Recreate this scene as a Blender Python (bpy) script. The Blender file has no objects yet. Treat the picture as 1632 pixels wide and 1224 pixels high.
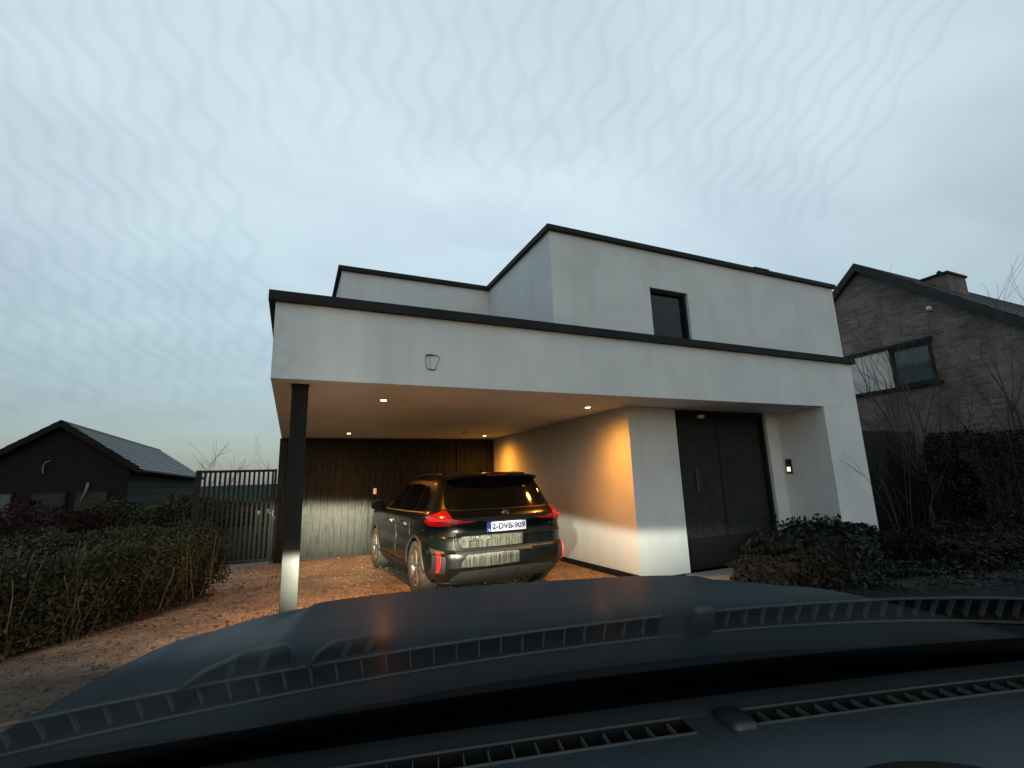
import bpy, math, random
import numpy as np
from mathutils import Vector, Matrix
from mathutils.bvhtree import BVHTree
random.seed(7); rng = np.random.default_rng(7)
S = bpy.context.scene
COL = S.collection
R = math.radians

# ------------------------------------------------------------------ camera
PITCH, ROLL, YAW, EYE = 0.1995037, -0.0332343, 0.4292041, Vector((0, 0, 1.5))
cam = bpy.data.cameras.new('camera')
cam.sensor_width = 36; cam.lens = 766 / 1632 * 36
cam.clip_start = 0.02; cam.clip_end = 3000
cam_o = bpy.data.objects.new('camera', cam); COL.objects.link(cam_o)
f_ = Vector((math.sin(YAW) * math.cos(PITCH), math.cos(YAW) * math.cos(PITCH), math.sin(PITCH)))
r0 = Vector((math.cos(YAW), -math.sin(YAW), 0)); u0 = r0.cross(f_)
r_ = r0 * math.cos(ROLL) + u0 * math.sin(ROLL); u_ = -r0 * math.sin(ROLL) + u0 * math.cos(ROLL)
m = Matrix((r_, u_, -f_)).transposed().to_4x4(); m.translation = EYE
cam_o.matrix_world = m
S.camera = cam_o

# ------------------------------------------------------------------ world: dusk overcast
SUN_EL, SUN_ROT = R(7), R(200)
w = bpy.data.worlds.new('World'); S.world = w; w.use_nodes = True
nt = w.node_tree; N = nt.nodes; L = nt.links
for n in list(N): N.remove(n)
out = N.new('ShaderNodeOutputWorld')
sky = N.new('ShaderNodeTexSky'); sky.sky_type = 'NISHITA'; sky.sun_disc = False
sky.sun_elevation = SUN_EL; sky.sun_rotation = SUN_ROT
bg1 = N.new('ShaderNodeBackground'); bg1.inputs[1].default_value = 0.05; L.new(sky.outputs[0], bg1.inputs[0])
tc = N.new('ShaderNodeTexCoord'); sep = N.new('ShaderNodeSeparateXYZ'); L.new(tc.outputs['Generated'], sep.inputs[0])
def wm(op, a, b=None, clamp=False):
    n = N.new('ShaderNodeMath'); n.operation = op; n.use_clamp = clamp
    for i, v in enumerate((a, b)):
        if v is None: continue
        if isinstance(v, (int, float)): n.inputs[i].default_value = v
        else: L.new(v, n.inputs[i])
    return n.outputs[0]
den = wm('ADD', wm('MAXIMUM', sep.outputs[2], 0.0), 0.22)
cx = wm('DIVIDE', sep.outputs[0], den); cy = wm('DIVIDE', sep.outputs[1], den)
cmb = N.new('ShaderNodeCombineXYZ'); L.new(cx, cmb.inputs[0]); L.new(cy, cmb.inputs[1])
n1 = N.new('ShaderNodeTexNoise'); n1.inputs['Scale'].default_value = 2.6; n1.inputs['Detail'].default_value = 6; n1.inputs['Roughness'].default_value = 0.5
n1.inputs['Distortion'].default_value = 0.5
mp = N.new('ShaderNodeMapping'); mp.inputs['Rotation'].default_value = (0, 0, R(-25)); mp.inputs['Scale'].default_value = (0.8, 1.25, 1); mp.inputs['Location'].default_value = (3.1, 0.4, 0)
L.new(cmb.outputs[0], mp.inputs[0]); L.new(mp.outputs[0], n1.inputs['Vector'])
# elevation ramp: overcast vault, greyer towards the horizon
er = N.new('ShaderNodeValToRGB'); L.new(sep.outputs[2], er.inputs[0])
e = er.color_ramp.elements
e[0].position = 0.0; e[0].color = (0.09, 0.14, 0.20, 1)
e[1].position = 1.0; e[1].color = (0.56, 0.66, 0.71, 1)
for p, c in ((0.06, (0.20, 0.265, 0.315, 1)), (0.17, (0.33, 0.42, 0.475, 1)), (0.30, (0.46, 0.57, 0.63, 1)), (0.55, (0.60, 0.72, 0.775, 1))):
    q = er.color_ramp.elements.new(p); q.color = c
cr = N.new('ShaderNodeValToRGB'); L.new(n1.outputs[0], cr.inputs[0])
e = cr.color_ramp.elements
e[0].position = 0.3; e[0].color = (0.90, 0.905, 0.92, 1); e[1].position = 0.64; e[1].color = (1.03, 1.035, 1.03, 1)
mx = N.new('ShaderNodeMix'); mx.data_type = 'RGBA'; mx.blend_type = 'MULTIPLY'; mx.inputs[0].default_value = 1
# brightest part of the cloud deck lies ahead, high over the house; it falls off broadly all round
dt = N.new('ShaderNodeVectorMath'); dt.operation = 'DOT_PRODUCT'; L.new(tc.outputs['Generated'], dt.inputs[0]); dt.inputs[1].default_value = Vector((0.25, 0.72, 0.65)).normalized()
lobe = N.new('ShaderNodeMapRange'); lobe.interpolation_type = 'SMOOTHSTEP'; lobe.inputs[1].default_value = 0.45; lobe.inputs[2].default_value = 1.0; lobe.inputs[3].default_value = 0.88; lobe.inputs[4].default_value = 1.12
L.new(dt.outputs['Value'], lobe.inputs[0])
mv = N.new('ShaderNodeVectorMath'); mv.operation = 'SCALE'; L.new(er.outputs[0], mv.inputs[0]); L.new(lobe.outputs[0], mv.inputs['Scale'])
L.new(mv.outputs[0], mx.inputs[6]); L.new(cr.outputs[0], mx.inputs[7])
bg2 = N.new('ShaderNodeBackground'); bg2.inputs[1].default_value = 0.9; L.new(mx.outputs[2], bg2.inputs[0])
ad = N.new('ShaderNodeAddShader'); L.new(bg1.outputs[0], ad.inputs[0]); L.new(bg2.outputs[0], ad.inputs[1]); L.new(ad.outputs[0], out.inputs[0])

sun = bpy.data.lights.new('sun', 'SUN'); sun.energy = 0.06; sun.angle = R(20); sun.color = (1, 0.96, 0.92)
sun_o = bpy.data.objects.new('sun', sun); COL.objects.link(sun_o)
sd = Vector((math.sin(SUN_ROT), math.cos(SUN_ROT), math.tan(R(12)))).normalized()
sun_o.rotation_euler = sd.to_track_quat('Z', 'Y').to_euler(); sun_o.location = (0, 0, 30)

S.view_settings.view_transform = 'Standard'; S.view_settings.look = 'None'
S.view_settings.exposure = 0.0; S.view_settings.gamma = 1; S.view_settings.use_curve_mapping = False
S.render.engine = 'CYCLES'
try:
    S.cycles.use_denoising = True; S.cycles.max_bounces = 8; S.cycles.transparent_max_bounces = 12
    S.cycles.caustics_reflective = False; S.cycles.caustics_refractive = False
    S.cycles.sample_clamp_indirect = 6
except Exception: pass

# ------------------------------------------------------------------ helpers
WM = {}
def tag(o, label=None, cat=None, group=None, kind=None):
    if label: o['label'] = label
    if cat: o['category'] = cat
    if group: o['group'] = group
    if kind: o['kind'] = kind
    return o
def thing(name, label, cat, loc=(0, 0, 0), rotz=0, group=None):
    o = bpy.data.objects.new(name, None); COL.objects.link(o)
    o.empty_display_size = 0.2
    o.location = loc; o.rotation_euler = (0, 0, rotz)
    WM[o.name] = Matrix.Translation(Vector(loc)) @ Matrix.Rotation(rotz, 4, 'Z')
    return tag(o, label, cat, group)
def link(name, me, mat, parent=None, smooth=False):
    o = bpy.data.objects.new(name, me); COL.objects.link(o)
    if mat is not None and len(me.materials) == 0: me.materials.append(mat)
    if parent is not None:
        o.parent = parent
        WM[o.name] = WM.get(parent.name, Matrix())
    if smooth:
        me.polygons.foreach_set('use_smooth', [True] * len(me.polygons))
    return o
class MB:
    def __init__(s): s.v = []; s.f = []
    def quad(s, a, b, c, d):
        i = len(s.v); s.v += [tuple(a), tuple(b), tuple(c), tuple(d)]; s.f.append((i, i + 1, i + 2, i + 3)); return s
    def poly(s, pts):
        i = len(s.v); s.v += [tuple(p) for p in pts]; s.f.append(tuple(range(i, i + len(pts)))); return s
    def box(s, x0, x1, y0, y1, z0, z1, c=0.0):
        if c <= 0:
            i = len(s.v)
            s.v += [(x0, y0, z0), (x1, y0, z0), (x1, y1, z0), (x0, y1, z0), (x0, y0, z1), (x1, y0, z1), (x1, y1, z1), (x0, y1, z1)]
            for q in ((0, 3, 2, 1), (4, 5, 6, 7), (0, 1, 5, 4), (1, 2, 6, 5), (2, 3, 7, 6), (3, 0, 4, 7)):
                s.f.append(tuple(i + k for k in q))
            return s
        import bmesh
        bm = bmesh.new(); bmesh.ops.create_cube(bm, size=1)
        for v in bm.verts:
            v.co = Vector((x0 + (v.co.x + .5) * (x1 - x0), y0 + (v.co.y + .5) * (y1 - y0), z0 + (v.co.z + .5) * (z1 - z0)))
        bmesh.ops.bevel(bm, geom=bm.edges[:], offset=c, segments=2, affect='EDGES', profile=0.5)
        s.bm(bm); return s
    def bm(s, bm, M=None):
        i = len(s.v); bm.verts.index_update()
        s.v += [tuple(M @ v.co if M else v.co) for v in bm.verts]
        s.f += [tuple(i + v.index for v in f.verts) for f in bm.faces]; bm.free(); return s
    def tube(s, pts, rad, n=8, cap=True):
        pts = [Vector(p) for p in pts]
        rr = rad if isinstance(rad, (list, tuple)) else [rad] * len(pts)
        i0 = len(s.v); up = Vector((0.123, 0.31, 0.94)).normalized()
        for k, p in enumerate(pts):
            d = (pts[min(k + 1, len(pts) - 1)] - pts[max(k - 1, 0)]).normalized()
            a = d.cross(up)
            if a.length < 1e-3: a = d.cross(Vector((1, 0, 0)))
            a.normalize(); b = d.cross(a)
            for j in range(n):
                t = 2 * math.pi * j / n
                s.v.append(tuple(p + (a * math.cos(t) + b * math.sin(t)) * rr[k]))
        for k in range(len(pts) - 1):
            for j in range(n):
                a0 = i0 + k * n + j; a1 = i0 + k * n + (j + 1) % n
                s.f.append((a0, a1, a1 + n, a0 + n))
        if cap:
            s.f.append(tuple(i0 + j for j in reversed(range(n)))); e0 = i0 + (len(pts) - 1) * n
            s.f.append(tuple(e0 + j for j in range(n)))
        return s
    def grid(s, P):
        nu, nv = len(P), len(P[0]); i = len(s.v)
        for row in P: s.v += [tuple(p) for p in row]
        for a in range(nu - 1):
            for b in range(nv - 1):
                s.f.append((i + a * nv + b, i + (a + 1) * nv + b, i + (a + 1) * nv + b + 1, i + a * nv + b + 1))
        return s
    def lathe(s, prof, axis='y', n=32, c=(0, 0, 0)):
        rows = []
        for (r, h) in prof:
            row = []
            for j in range(n + 1):
                t = 2 * math.pi * j / n
                if axis == 'y': row.append((c[0] + r * math.cos(t), c[1] + h, c[2] + r * math.sin(t)))
                elif axis == 'x': row.append((c[0] + h, c[1] + r * math.cos(t), c[2] + r * math.sin(t)))
                else: row.append((c[0] + r * math.cos(t), c[1] + r * math.sin(t), c[2] + h))
            rows.append(row)
        return s.grid(rows)
    def build(s, name, mat, parent=None, smooth=False, local=False, auto=None):
        me = bpy.data.meshes.new(name)
        vs = s.v
        if parent is not None and not local:
            inv = WM.get(parent.name, Matrix()).inverted()
            vs = [tuple(inv @ Vector(v)) for v in vs]
        me.from_pydata(vs, [], s.f); me.update()
        o = link(name, me, mat, parent, smooth)
        if auto is not None and smooth:
            try: me.set_sharp_from_angle(angle=R(auto))
            except Exception: pass
        return o
def npmesh(name, V, F, mat, parent=None, local=False):
    V = np.asarray(V, dtype=np.float64)
    if parent is not None and not local:
        M = np.array(WM.get(parent.name, Matrix()).inverted()); V = V @ M[:3, :3].T + M[:3, 3]
    me = bpy.data.meshes.new(name); F = np.asarray(F, dtype=np.int32); k = F.shape[1]
    me.vertices.add(len(V)); me.vertices.foreach_set('co', V.astype(np.float32).ravel())
    me.loops.add(F.size); me.loops.foreach_set('vertex_index', F.ravel())
    me.polygons.add(len(F)); me.polygons.foreach_set('loop_start', np.arange(0, F.size, k, dtype=np.int32))
    me.polygons.foreach_set('loop_total', np.full(len(F), k, dtype=np.int32)); me.update(calc_edges=True)
    return link(name, me, mat, parent)

# ------------------------------------------------------------------ materials
def mat(name, col, rough=0.6, metal=0.0, coat=0.0, coat_rough=0.1, spec=0.5, emit=None, emit_s=0.0,
        var=0.0, var_scale=3.0, var_stretch=(1, 1, 1), bump=0.0, bump_scale=40.0, bump_stretch=(1, 1, 1), rough_var=0.0, col2=None, detail=5, island=0.0, bdist=0.02):
    m = bpy.data.materials.new(name); m.use_nodes = True
    n = m.node_tree.nodes; l = m.node_tree.links
    b = n['Principled BSDF']
    b.inputs['Base Color'].default_value = (*col, 1); b.inputs['Roughness'].default_value = rough
    b.inputs['Metallic'].default_value = metal; b.inputs['Coat Weight'].default_value = coat
    b.inputs['Coat Roughness'].default_value = coat_rough; b.inputs['Specular IOR Level'].default_value = spec
    if emit: b.inputs['Emission Color'].default_value = (*emit, 1); b.inputs['Emission Strength'].default_value = emit_s
    t = n.new('ShaderNodeTexCoord'); src = t.outputs['Object']
    if var > 0 or col2 or rough_var:
        mp = n.new('ShaderNodeMapping'); mp.inputs['Scale'].default_value = var_stretch; l.new(src, mp.inputs[0])
        ns = n.new('ShaderNodeTexNoise'); ns.inputs['Scale'].default_value = var_scale; ns.inputs['Detail'].default_value = detail
        l.new(mp.outputs[0], ns.inputs['Vector'])
        rp = n.new('ShaderNodeValToRGB'); l.new(ns.outputs[0], rp.inputs[0])
        c2 = col2 if col2 else tuple(x * (1 - var) for x in col)
        c1 = col if col2 else tuple(min(1, x * (1 + var)) for x in col)
        rp.color_ramp.elements[0].position = 0.33; rp.color_ramp.elements[0].color = (*c2, 1)
        rp.color_ramp.elements[1].position = 0.67; rp.color_ramp.elements[1].color = (*c1, 1)
        cout = rp.outputs[0]
        if island:
            gi = n.new('ShaderNodeNewGeometry'); hs = n.new('ShaderNodeHueSaturation')
            mr = n.new('ShaderNodeMapRange'); mr.inputs[3].default_value = 1 - island; mr.inputs[4].default_value = 1 + island
            l.new(gi.outputs['Random Per Island'], mr.inputs[0]); l.new(mr.outputs[0], hs.inputs['Value'])
            l.new(cout, hs.inputs['Color']); cout = hs.outputs[0]
        l.new(cout, b.inputs['Base Color'])
        if rough_var:
            mr2 = n.new('ShaderNodeMapRange'); mr2.inputs[1].default_value = 0.3; mr2.inputs[2].default_value = 0.7
            mr2.inputs[3].default_value = max(0.02, rough - rough_var); mr2.inputs[4].default_value = rough + rough_var
            l.new(ns.outputs[0], mr2.inputs[0]); l.new(mr2.outputs[0], b.inputs['Roughness'])
    if bump > 0:
        mp2 = n.new('ShaderNodeMapping'); mp2.inputs['Scale'].default_value = bump_stretch; l.new(src, mp2.inputs[0])
        nb = n.new('ShaderNodeTexNoise'); nb.inputs['Scale'].default_value = bump_scale; nb.inputs['Detail'].default_value = 4
        l.new(mp2.outputs[0], nb.inputs['Vector'])
        bp = n.new('ShaderNodeBump'); bp.inputs['Strength'].default_value = bump; bp.inputs['Distance'].default_value = bdist
        l.new(nb.outputs[0], bp.inputs['Height']); l.new(bp.outputs[0], b.inputs['Normal'])
    return m
def emitter(name, col, s):
    m = bpy.data.materials.new(name); m.use_nodes = True; n = m.node_tree.nodes
    for q in list(n): n.remove(q)
    o = n.new('ShaderNodeOutputMaterial'); e = n.new('ShaderNodeEmission'); e.inputs[0].default_value = (*col, 1); e.inputs[1].default_value = s
    m.node_tree.links.new(e.outputs[0], o.inputs[0]); return m

def stucco_mat():
    m = mat('white_render', (0.565, 0.635, 0.68), rough=0.85, var=0.06, var_scale=1.6, bump=0.35, bump_scale=140, bdist=0.006)
    n = m.node_tree.nodes; l = m.node_tree.links; b = n['Principled BSDF']
    src = b.inputs['Base Color'].links[0].from_socket
    # faint rain streaks and grime running down from the copings
    t = n.new('ShaderNodeTexCoord'); mp = n.new('ShaderNodeMapping'); mp.inputs['Scale'].default_value = (2.6, 2.6, 0.22)
    l.new(t.outputs['Object'], mp.inputs[0])
    ns = n.new('ShaderNodeTexNoise'); ns.inputs['Scale'].default_value = 2.2; ns.inputs['Detail'].default_value = 7; l.new(mp.outputs[0], ns.inputs['Vector'])
    rp = n.new('ShaderNodeValToRGB'); l.new(ns.outputs[0], rp.inputs[0])
    rp.color_ramp.elements[0].position = 0.30; rp.color_ramp.elements[0].color = (0.84, 0.85, 0.84, 1)
    rp.color_ramp.elements[1].position = 0.56; rp.color_ramp.elements[1].color = (1, 1, 1, 1)
    mx = n.new('ShaderNodeMix'); mx.data_type = 'RGBA'; mx.blend_type = 'MULTIPLY'; mx.inputs[0].default_value = 0.35
    l.new(src, mx.inputs[6]); l.new(rp.outputs[0], mx.inputs[7]); l.new(mx.outputs[2], b.inputs['Base Color'])
    return m
def brick_mat():
    m = mat('brown_brick', (0.12, 0.09, 0.075), rough=0.9)
    n = m.node_tree.nodes; l = m.node_tree.links; b = n['Principled BSDF']
    t = n.new('ShaderNodeTexCoord'); mp = n.new('ShaderNodeMapping'); mp.vector_type = 'POINT'
    sp = n.new('ShaderNodeSeparateXYZ'); cb = n.new('ShaderNodeCombineXYZ'); ad = n.new('ShaderNodeMath'); ad.operation = 'ADD'
    l.new(t.outputs['Object'], sp.inputs[0]); l.new(sp.outputs[0], ad.inputs[0]); l.new(sp.outputs[1], ad.inputs[1])
    l.new(ad.outputs[0], cb.inputs[0]); l.new(sp.outputs[2], cb.inputs[1])
    br = n.new('ShaderNodeTexBrick'); l.new(cb.outputs[0], br.inputs['Vector'])
    br.inputs['Scale'].default_value = 1.0; br.inputs['Brick Width'].default_value = 0.22; br.inputs['Row Height'].default_value = 0.068
    br.inputs['Mortar Size'].default_value = 0.009; br.inputs['Bias'].default_value = 0.0
    br.inputs['Color1'].default_value = (0.165, 0.15, 0.135, 1); br.inputs['Color2'].default_value = (0.085, 0.070, 0.062, 1); br.inputs['Mortar'].default_value = (0.14, 0.132, 0.12, 1)
    ns = n.new('ShaderNodeTexNoise'); ns.inputs['Scale'].default_value = 1.6; ns.inputs['Detail'].default_value = 8; l.new(t.outputs['Object'], ns.inputs['Vector'])
    mr = n.new('ShaderNodeMapRange'); mr.inputs[1].default_value = 0.3; mr.inputs[2].default_value = 0.7; mr.inputs[3].default_value = 0.65; mr.inputs[4].default_value = 1.35
    l.new(ns.outputs[0], mr.inputs[0])
    hs = n.new('ShaderNodeHueSaturation'); l.new(br.outputs['Color'], hs.inputs['Color']); l.new(mr.outputs[0], hs.inputs['Value']); l.new(hs.outputs[0], b.inputs['Base Color'])
    bp = n.new('ShaderNodeBump'); bp.inputs['Strength'].default_value = 0.7; bp.inputs['Distance'].default_value = 0.012; bp.invert = True
    l.new(br.outputs['Fac'], bp.inputs['Height']); l.new(bp.outputs[0], b.inputs['Normal'])
    return m
def ground_mat():
    m = mat('driveway_gravel', (0.15, 0.11, 0.08), rough=0.8)
    n = m.node_tree.nodes; l = m.node_tree.links; b = n['Principled BSDF']
    t = n.new('ShaderNodeTexCoord')
    vo = n.new('ShaderNodeTexVoronoi'); vo.inputs['Scale'].default_value = 34; l.new(t.outputs['Object'], vo.inputs['Vector'])
    ns = n.new('ShaderNodeTexNoise'); ns.inputs['Scale'].default_value = 1.3; ns.inputs['Detail'].default_value = 9; ns.inputs['Roughness'].default_value = 0.65
    l.new(t.outputs['Object'], ns.inputs['Vector'])
    rp = n.new('ShaderNodeValToRGB'); l.new(ns.outputs[0], rp.inputs[0])
    rp.color_ramp.elements[0].position = 0.33; rp.color_ramp.elements[0].color = (0.12, 0.098, 0.070, 1)
    rp.color_ramp.elements[1].position = 0.66; rp.color_ramp.elements[1].color = (0.31, 0.26, 0.185, 1)
    sv = n.new('ShaderNodeSeparateColor'); l.new(vo.outputs['Color'], sv.inputs[0])
    mr = n.new('ShaderNodeMapRange'); mr.inputs[3].default_value = 0.6; mr.inputs[4].default_value = 1.45; l.new(sv.outputs[0], mr.inputs[0])
    hs = n.new('ShaderNodeHueSaturation'); l.new(rp.outputs[0], hs.inputs['Color']); l.new(mr.outputs[0], hs.inputs['Value']); l.new(hs.outputs[0], b.inputs['Base Color'])
    bp = n.new('ShaderNodeBump'); bp.inputs['Strength'].default_value = 0.9; bp.inputs['Distance'].default_value = 0.02; bp.invert = True
    l.new(vo.outputs['Distance'], bp.inputs['Height'])
    bp2 = n.new('ShaderNodeBump'); bp2.inputs['Strength'].default_value = 0.8; bp2.inputs['Distance'].default_value = 0.06
    l.new(ns.outputs[0], bp2.inputs['Height']); l.new(bp.outputs[0], bp2.inputs['Normal']); l.new(bp2.outputs[0], b.inputs['Normal'])
    return m

M = {}
M['stucco'] = stucco_mat()
M['brick'] = brick_mat()
M['gravel'] = ground_mat()
M['coping'] = mat('anthracite_coping', (0.010, 0.0135, 0.015), spec=.22, rough=0.65, metal=0.0, var=0.2, var_scale=4)
M['post'] = mat('anthracite_post', (0.015, 0.0175, 0.0175), rough=0.5, spec=.06, metal=0.0, var=0.15, var_scale=8, bump=0.05, bump_scale=30)
M['board'] = mat('black_timber', (0.0165, 0.0185, 0.016), rough=0.40, var=0.65, var_scale=5, var_stretch=(9, 9, 0.5), bump=0.55, bump_scale=22, bump_stretch=(6, 6, 0.22), rough_var=0.10, spec=0.14)
M['gate'] = mat('black_gate_metal', (0.009, 0.010, 0.011), rough=0.6, spec=.25)
M['door_dark'] = mat('dark_door_metal', (0.010, 0.0125, 0.014), rough=0.5, spec=.25, metal=0.0)
M['chrome'] = mat('chrome', (0.75, 0.76, 0.75), rough=0.15, metal=1.0)
M['grey_metal'] = mat('brushed_steel', (0.32, 0.33, 0.30), rough=0.4, metal=0.8)
M['white_panel'] = mat('white_cladding', (0.52, 0.52, 0.50), rough=0.6, var=0.06, var_scale=3)
M['slate'] = mat('dark_roof_tile', (0.040, 0.048, 0.055), rough=0.5, var=0.3, var_scale=6, spec=0.5, island=0.12)
M['shed_wall'] = mat('dark_shed_boards', (0.013, 0.012, 0.014), spec=.15, rough=0.85, var=0.4, var_scale=5, var_stretch=(1, 1, 12), bump=0.4, bump_scale=18)
M['shed_side'] = mat('grey_green_boards', (0.035, 0.042, 0.038), spec=.15, rough=0.85, var=0.35, var_scale=4, var_stretch=(1, 1, 8))
M['winglass'] = mat('window_glass', (0.008, 0.010, 0.013), rough=0.07, spec=0.38, bump=.25, bump_scale=5, bdist=.02)
M['milkglass'] = mat('curtained_glass', (0.07, 0.09, 0.092), spec=.2, rough=0.6, var=0.25, var_scale=2)
M['field'] = mat('grass_field', (0.034, 0.056, 0.042), spec=0, rough=0.95, var=0.25, var_scale=0.06)
M['lawn'] = mat('lawn', (0.020, 0.027, 0.015), spec=0, rough=0.95, var=0.3, var_scale=2)
M['soil'] = mat('soil', (0.022, 0.019, 0.015), spec=.1, rough=0.95, var=0.3, var_scale=4, bump=0.8, bump_scale=20)
M['slab'] = mat('grey_stone_slab', (0.22, 0.23, 0.22), rough=0.8, var=0.15, var_scale=3, bump=0.2, bump_scale=60)
M['leaf'] = mat('hedge_leaf', (0.058, 0.066, 0.036), rough=0.75, col2=(0.024, 0.028, 0.016), var=0.1, var_scale=2.2, island=0.5, spec=0.15)
M['laurel'] = mat('laurel_leaf', (0.014, 0.024, 0.019), rough=0.55, col2=(0.008, 0.013, 0.011), var=0.1, var_scale=2.5, island=0.5, spec=0.2)
M['beech'] = mat('beech_leaf', (0.019, 0.0155, 0.0135), spec=.1, rough=0.8, col2=(0.010, 0.011, 0.010), var=0.1, var_scale=1.6, island=0.45)
M['red_leaf'] = mat('reddish_leaf', (0.034, 0.015, 0.014), spec=.1, rough=0.8, col2=(0.022, 0.013, 0.010), var=0.1, var_scale=2, island=0.5)
M['twig'] = mat('bare_twig', (0.048, 0.040, 0.034), rough=0.9, var=0.3, var_scale=8)
M['stem'] = mat('pale_hedge_stem', (0.15, 0.125, 0.075), rough=0.85, var=0.3, var_scale=10)
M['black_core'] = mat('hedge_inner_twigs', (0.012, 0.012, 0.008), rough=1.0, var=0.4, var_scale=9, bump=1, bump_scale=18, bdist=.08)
M['pebble'] = mat('pebble', (0.20, 0.16, 0.12), rough=0.8, col2=(0.10, 0.082, 0.062), var=0.1, var_scale=5, island=0.5)
M['lens'] = emitter('lamp_lens', (1.0, 0.62, 0.28), 45)
M['lamp_ring'] = mat('lamp_ring', (0.5, 0.48, 0.45), rough=0.5)
M['white_plastic'] = mat('white_plastic', (0.6, 0.6, 0.58), rough=0.5)
M['steel_wire'] = mat('black_wire', (0.02, 0.02, 0.022), rough=0.5)
M['paint'] = mat('wet_dark_green_paint', (0.0022, 0.0038, 0.0036), rough=0.28, metal=0.0, coat=0.30, coat_rough=0.06, spec=0.16, var=0.5, var_scale=3, var_stretch=(2, 2, .6))
M['plastic'] = mat('black_trim_plastic', (0.012, 0.012, 0.012), rough=0.55)
M['tyre'] = mat('dusty_tyre_rubber', (0.034, 0.031, 0.024), rough=0.85, var=0.3, var_scale=9, bump=0.3, bump_scale=30)
M['rim'] = mat('alloy_rim', (0.22, 0.20, 0.17), rough=0.35, metal=0.8, var=0.2, var_scale=9)
M['carglass'] = mat('tinted_car_glass', (0.003, 0.004, 0.0045), rough=0.05, spec=0.34)
M['redlens'] = mat('red_lamp_lens', (0.20, 0.003, 0.010), rough=0.2, coat=.6, coat_rough=0.08, emit=(1, 0.02, 0.03), emit_s=0.03)
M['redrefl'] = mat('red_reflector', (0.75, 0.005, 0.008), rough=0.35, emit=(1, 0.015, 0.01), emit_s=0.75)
M['plate'] = mat('white_plate', (0.88, 0.88, 0.9), rough=0.3, emit=(0.9, 0.92, 1), emit_s=0.28)
M['plate_blue'] = mat('plate_blue', (0.03, 0.10, 0.42), rough=0.35, emit=(0.08, 0.2, 0.7), emit_s=0.15)
M['plate_ink'] = mat('plate_ink', (0.02, 0.015, 0.02), rough=0.5)
M['diffuser'] = mat('silver_diffuser', (0.016, 0.018, 0.0175), rough=0.5, metal=0.0, spec=.3)

# ------------------------------------------------------------------ ground, field
def structure(o): return tag(o, kind='structure')
def gridsheet(name, x0, x1, y0, y1, nx, ny, zf, mt):
    P = [[(x0 + (x1 - x0) * i / nx, y0 + (y1 - y0) * j / ny, zf(x0 + (x1 - x0) * i / nx, y0 + (y1 - y0) * j / ny)) for j in range(ny + 1)] for i in range(nx + 1)]
    return structure(MB().grid(P).build(name, mt))
structure(MB().quad((-400, -400, -0.03), (400, -400, -0.03), (400, 15, -0.03), (-400, 15, -0.03)).build('ground', M['soil']))
gridsheet('driveway', -9, 5.4, -6, 12.0, 60, 60, lambda x, y: 0.008 * math.sin(x * 1.9 + y) * math.sin(y * 1.3) - 0.004, M['gravel'])
structure(MB().quad((-60, 12.0, 0.0), (60, 12.0, 0.0), (60, 62, 0.0), (-60, 62, 0.0)).build('lawn', M['lawn']))
gridsheet('field', -700, 700, 61.8, 900, 40, 20, lambda x, y: 0.01 + max(0, y - 62) * 0.0118 + 0.4 * math.sin(x * .01) * min(1, (y - 61) / 200), M['field'])

# ------------------------------------------------------------------ the house
XL, YF, ZC, ZS, XR, XA, YB, XW, YE, XD = -0.24, 5.18, 3.47, 2.575, 9.11, 8.17, 11.57, 4.71, 6.01, 5.66
house = thing('house', 'flat roofed white rendered house with dark copings and an open carport', 'house', (4.5, 8.5, 0))
def stuccob(name, *boxes):
    b = MB()
    for q in boxes: b.box(*q)
    return b.build(name, M['stucco'], house)
# low fascia band round the carport roof, and the soffit below it
stuccob('fascia', (XL, XR, YF, YF + 0.30, ZS, ZC - 0.10), (XL, XL + 0.30, YF + 0.30, YB + 0.25, ZS, ZC - 0.10))
soffit = MB(); soffit.box(XL + 0.3, XA, YF + 0.3, YB + 0.2, ZS + 0.012, ZS + 0.2)
soffit.build('soffit', M['stucco'], house)
MB().box(XL + 0.3, XR - 0.02, YF + 0.3, YB + .2, ZC - 0.24, ZC - 0.2).build('flat_roof', M['coping'], house)
stuccob('side_wall', (XW, XD, YE, YB + 0.2, 0, ZS + 0.01))
stuccob('entrance_wall', (7.86, XA + 0.0, YE + 0.06, YE + 0.6, 0, ZS + 0.01))
stuccob('corner_pier', (XA, XR, YF + 0.0015, YE + 3.5, 0, ZS - 0.0015))
stuccob('house_core', (XD, XR - 0.01, YE + 0.6, YB + 4, 0, ZS), (XW + 0.01, XR - 0.02, YB + 0.2, YB + 4, ZS, 3.3))
MB().box(XW - 0.018, XW, YE + 0.02, YB, 0, 0.09).box(XW - 0.018, XD, YE - 0.016, YE, 0, 0.035).build('plinth', M['coping'], house)
cp = MB(); o_ = 0.065
cp.box(XL - o_, XR + o_, YF - o_, YF + 0.36, ZC - 0.10, ZC)
cp.box(XL - o_, XL + 0.36, YF + 0.36, YB + 0.3, ZC - 0.10, ZC)
cp.build('lower_coping', M['coping'], house)
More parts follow.
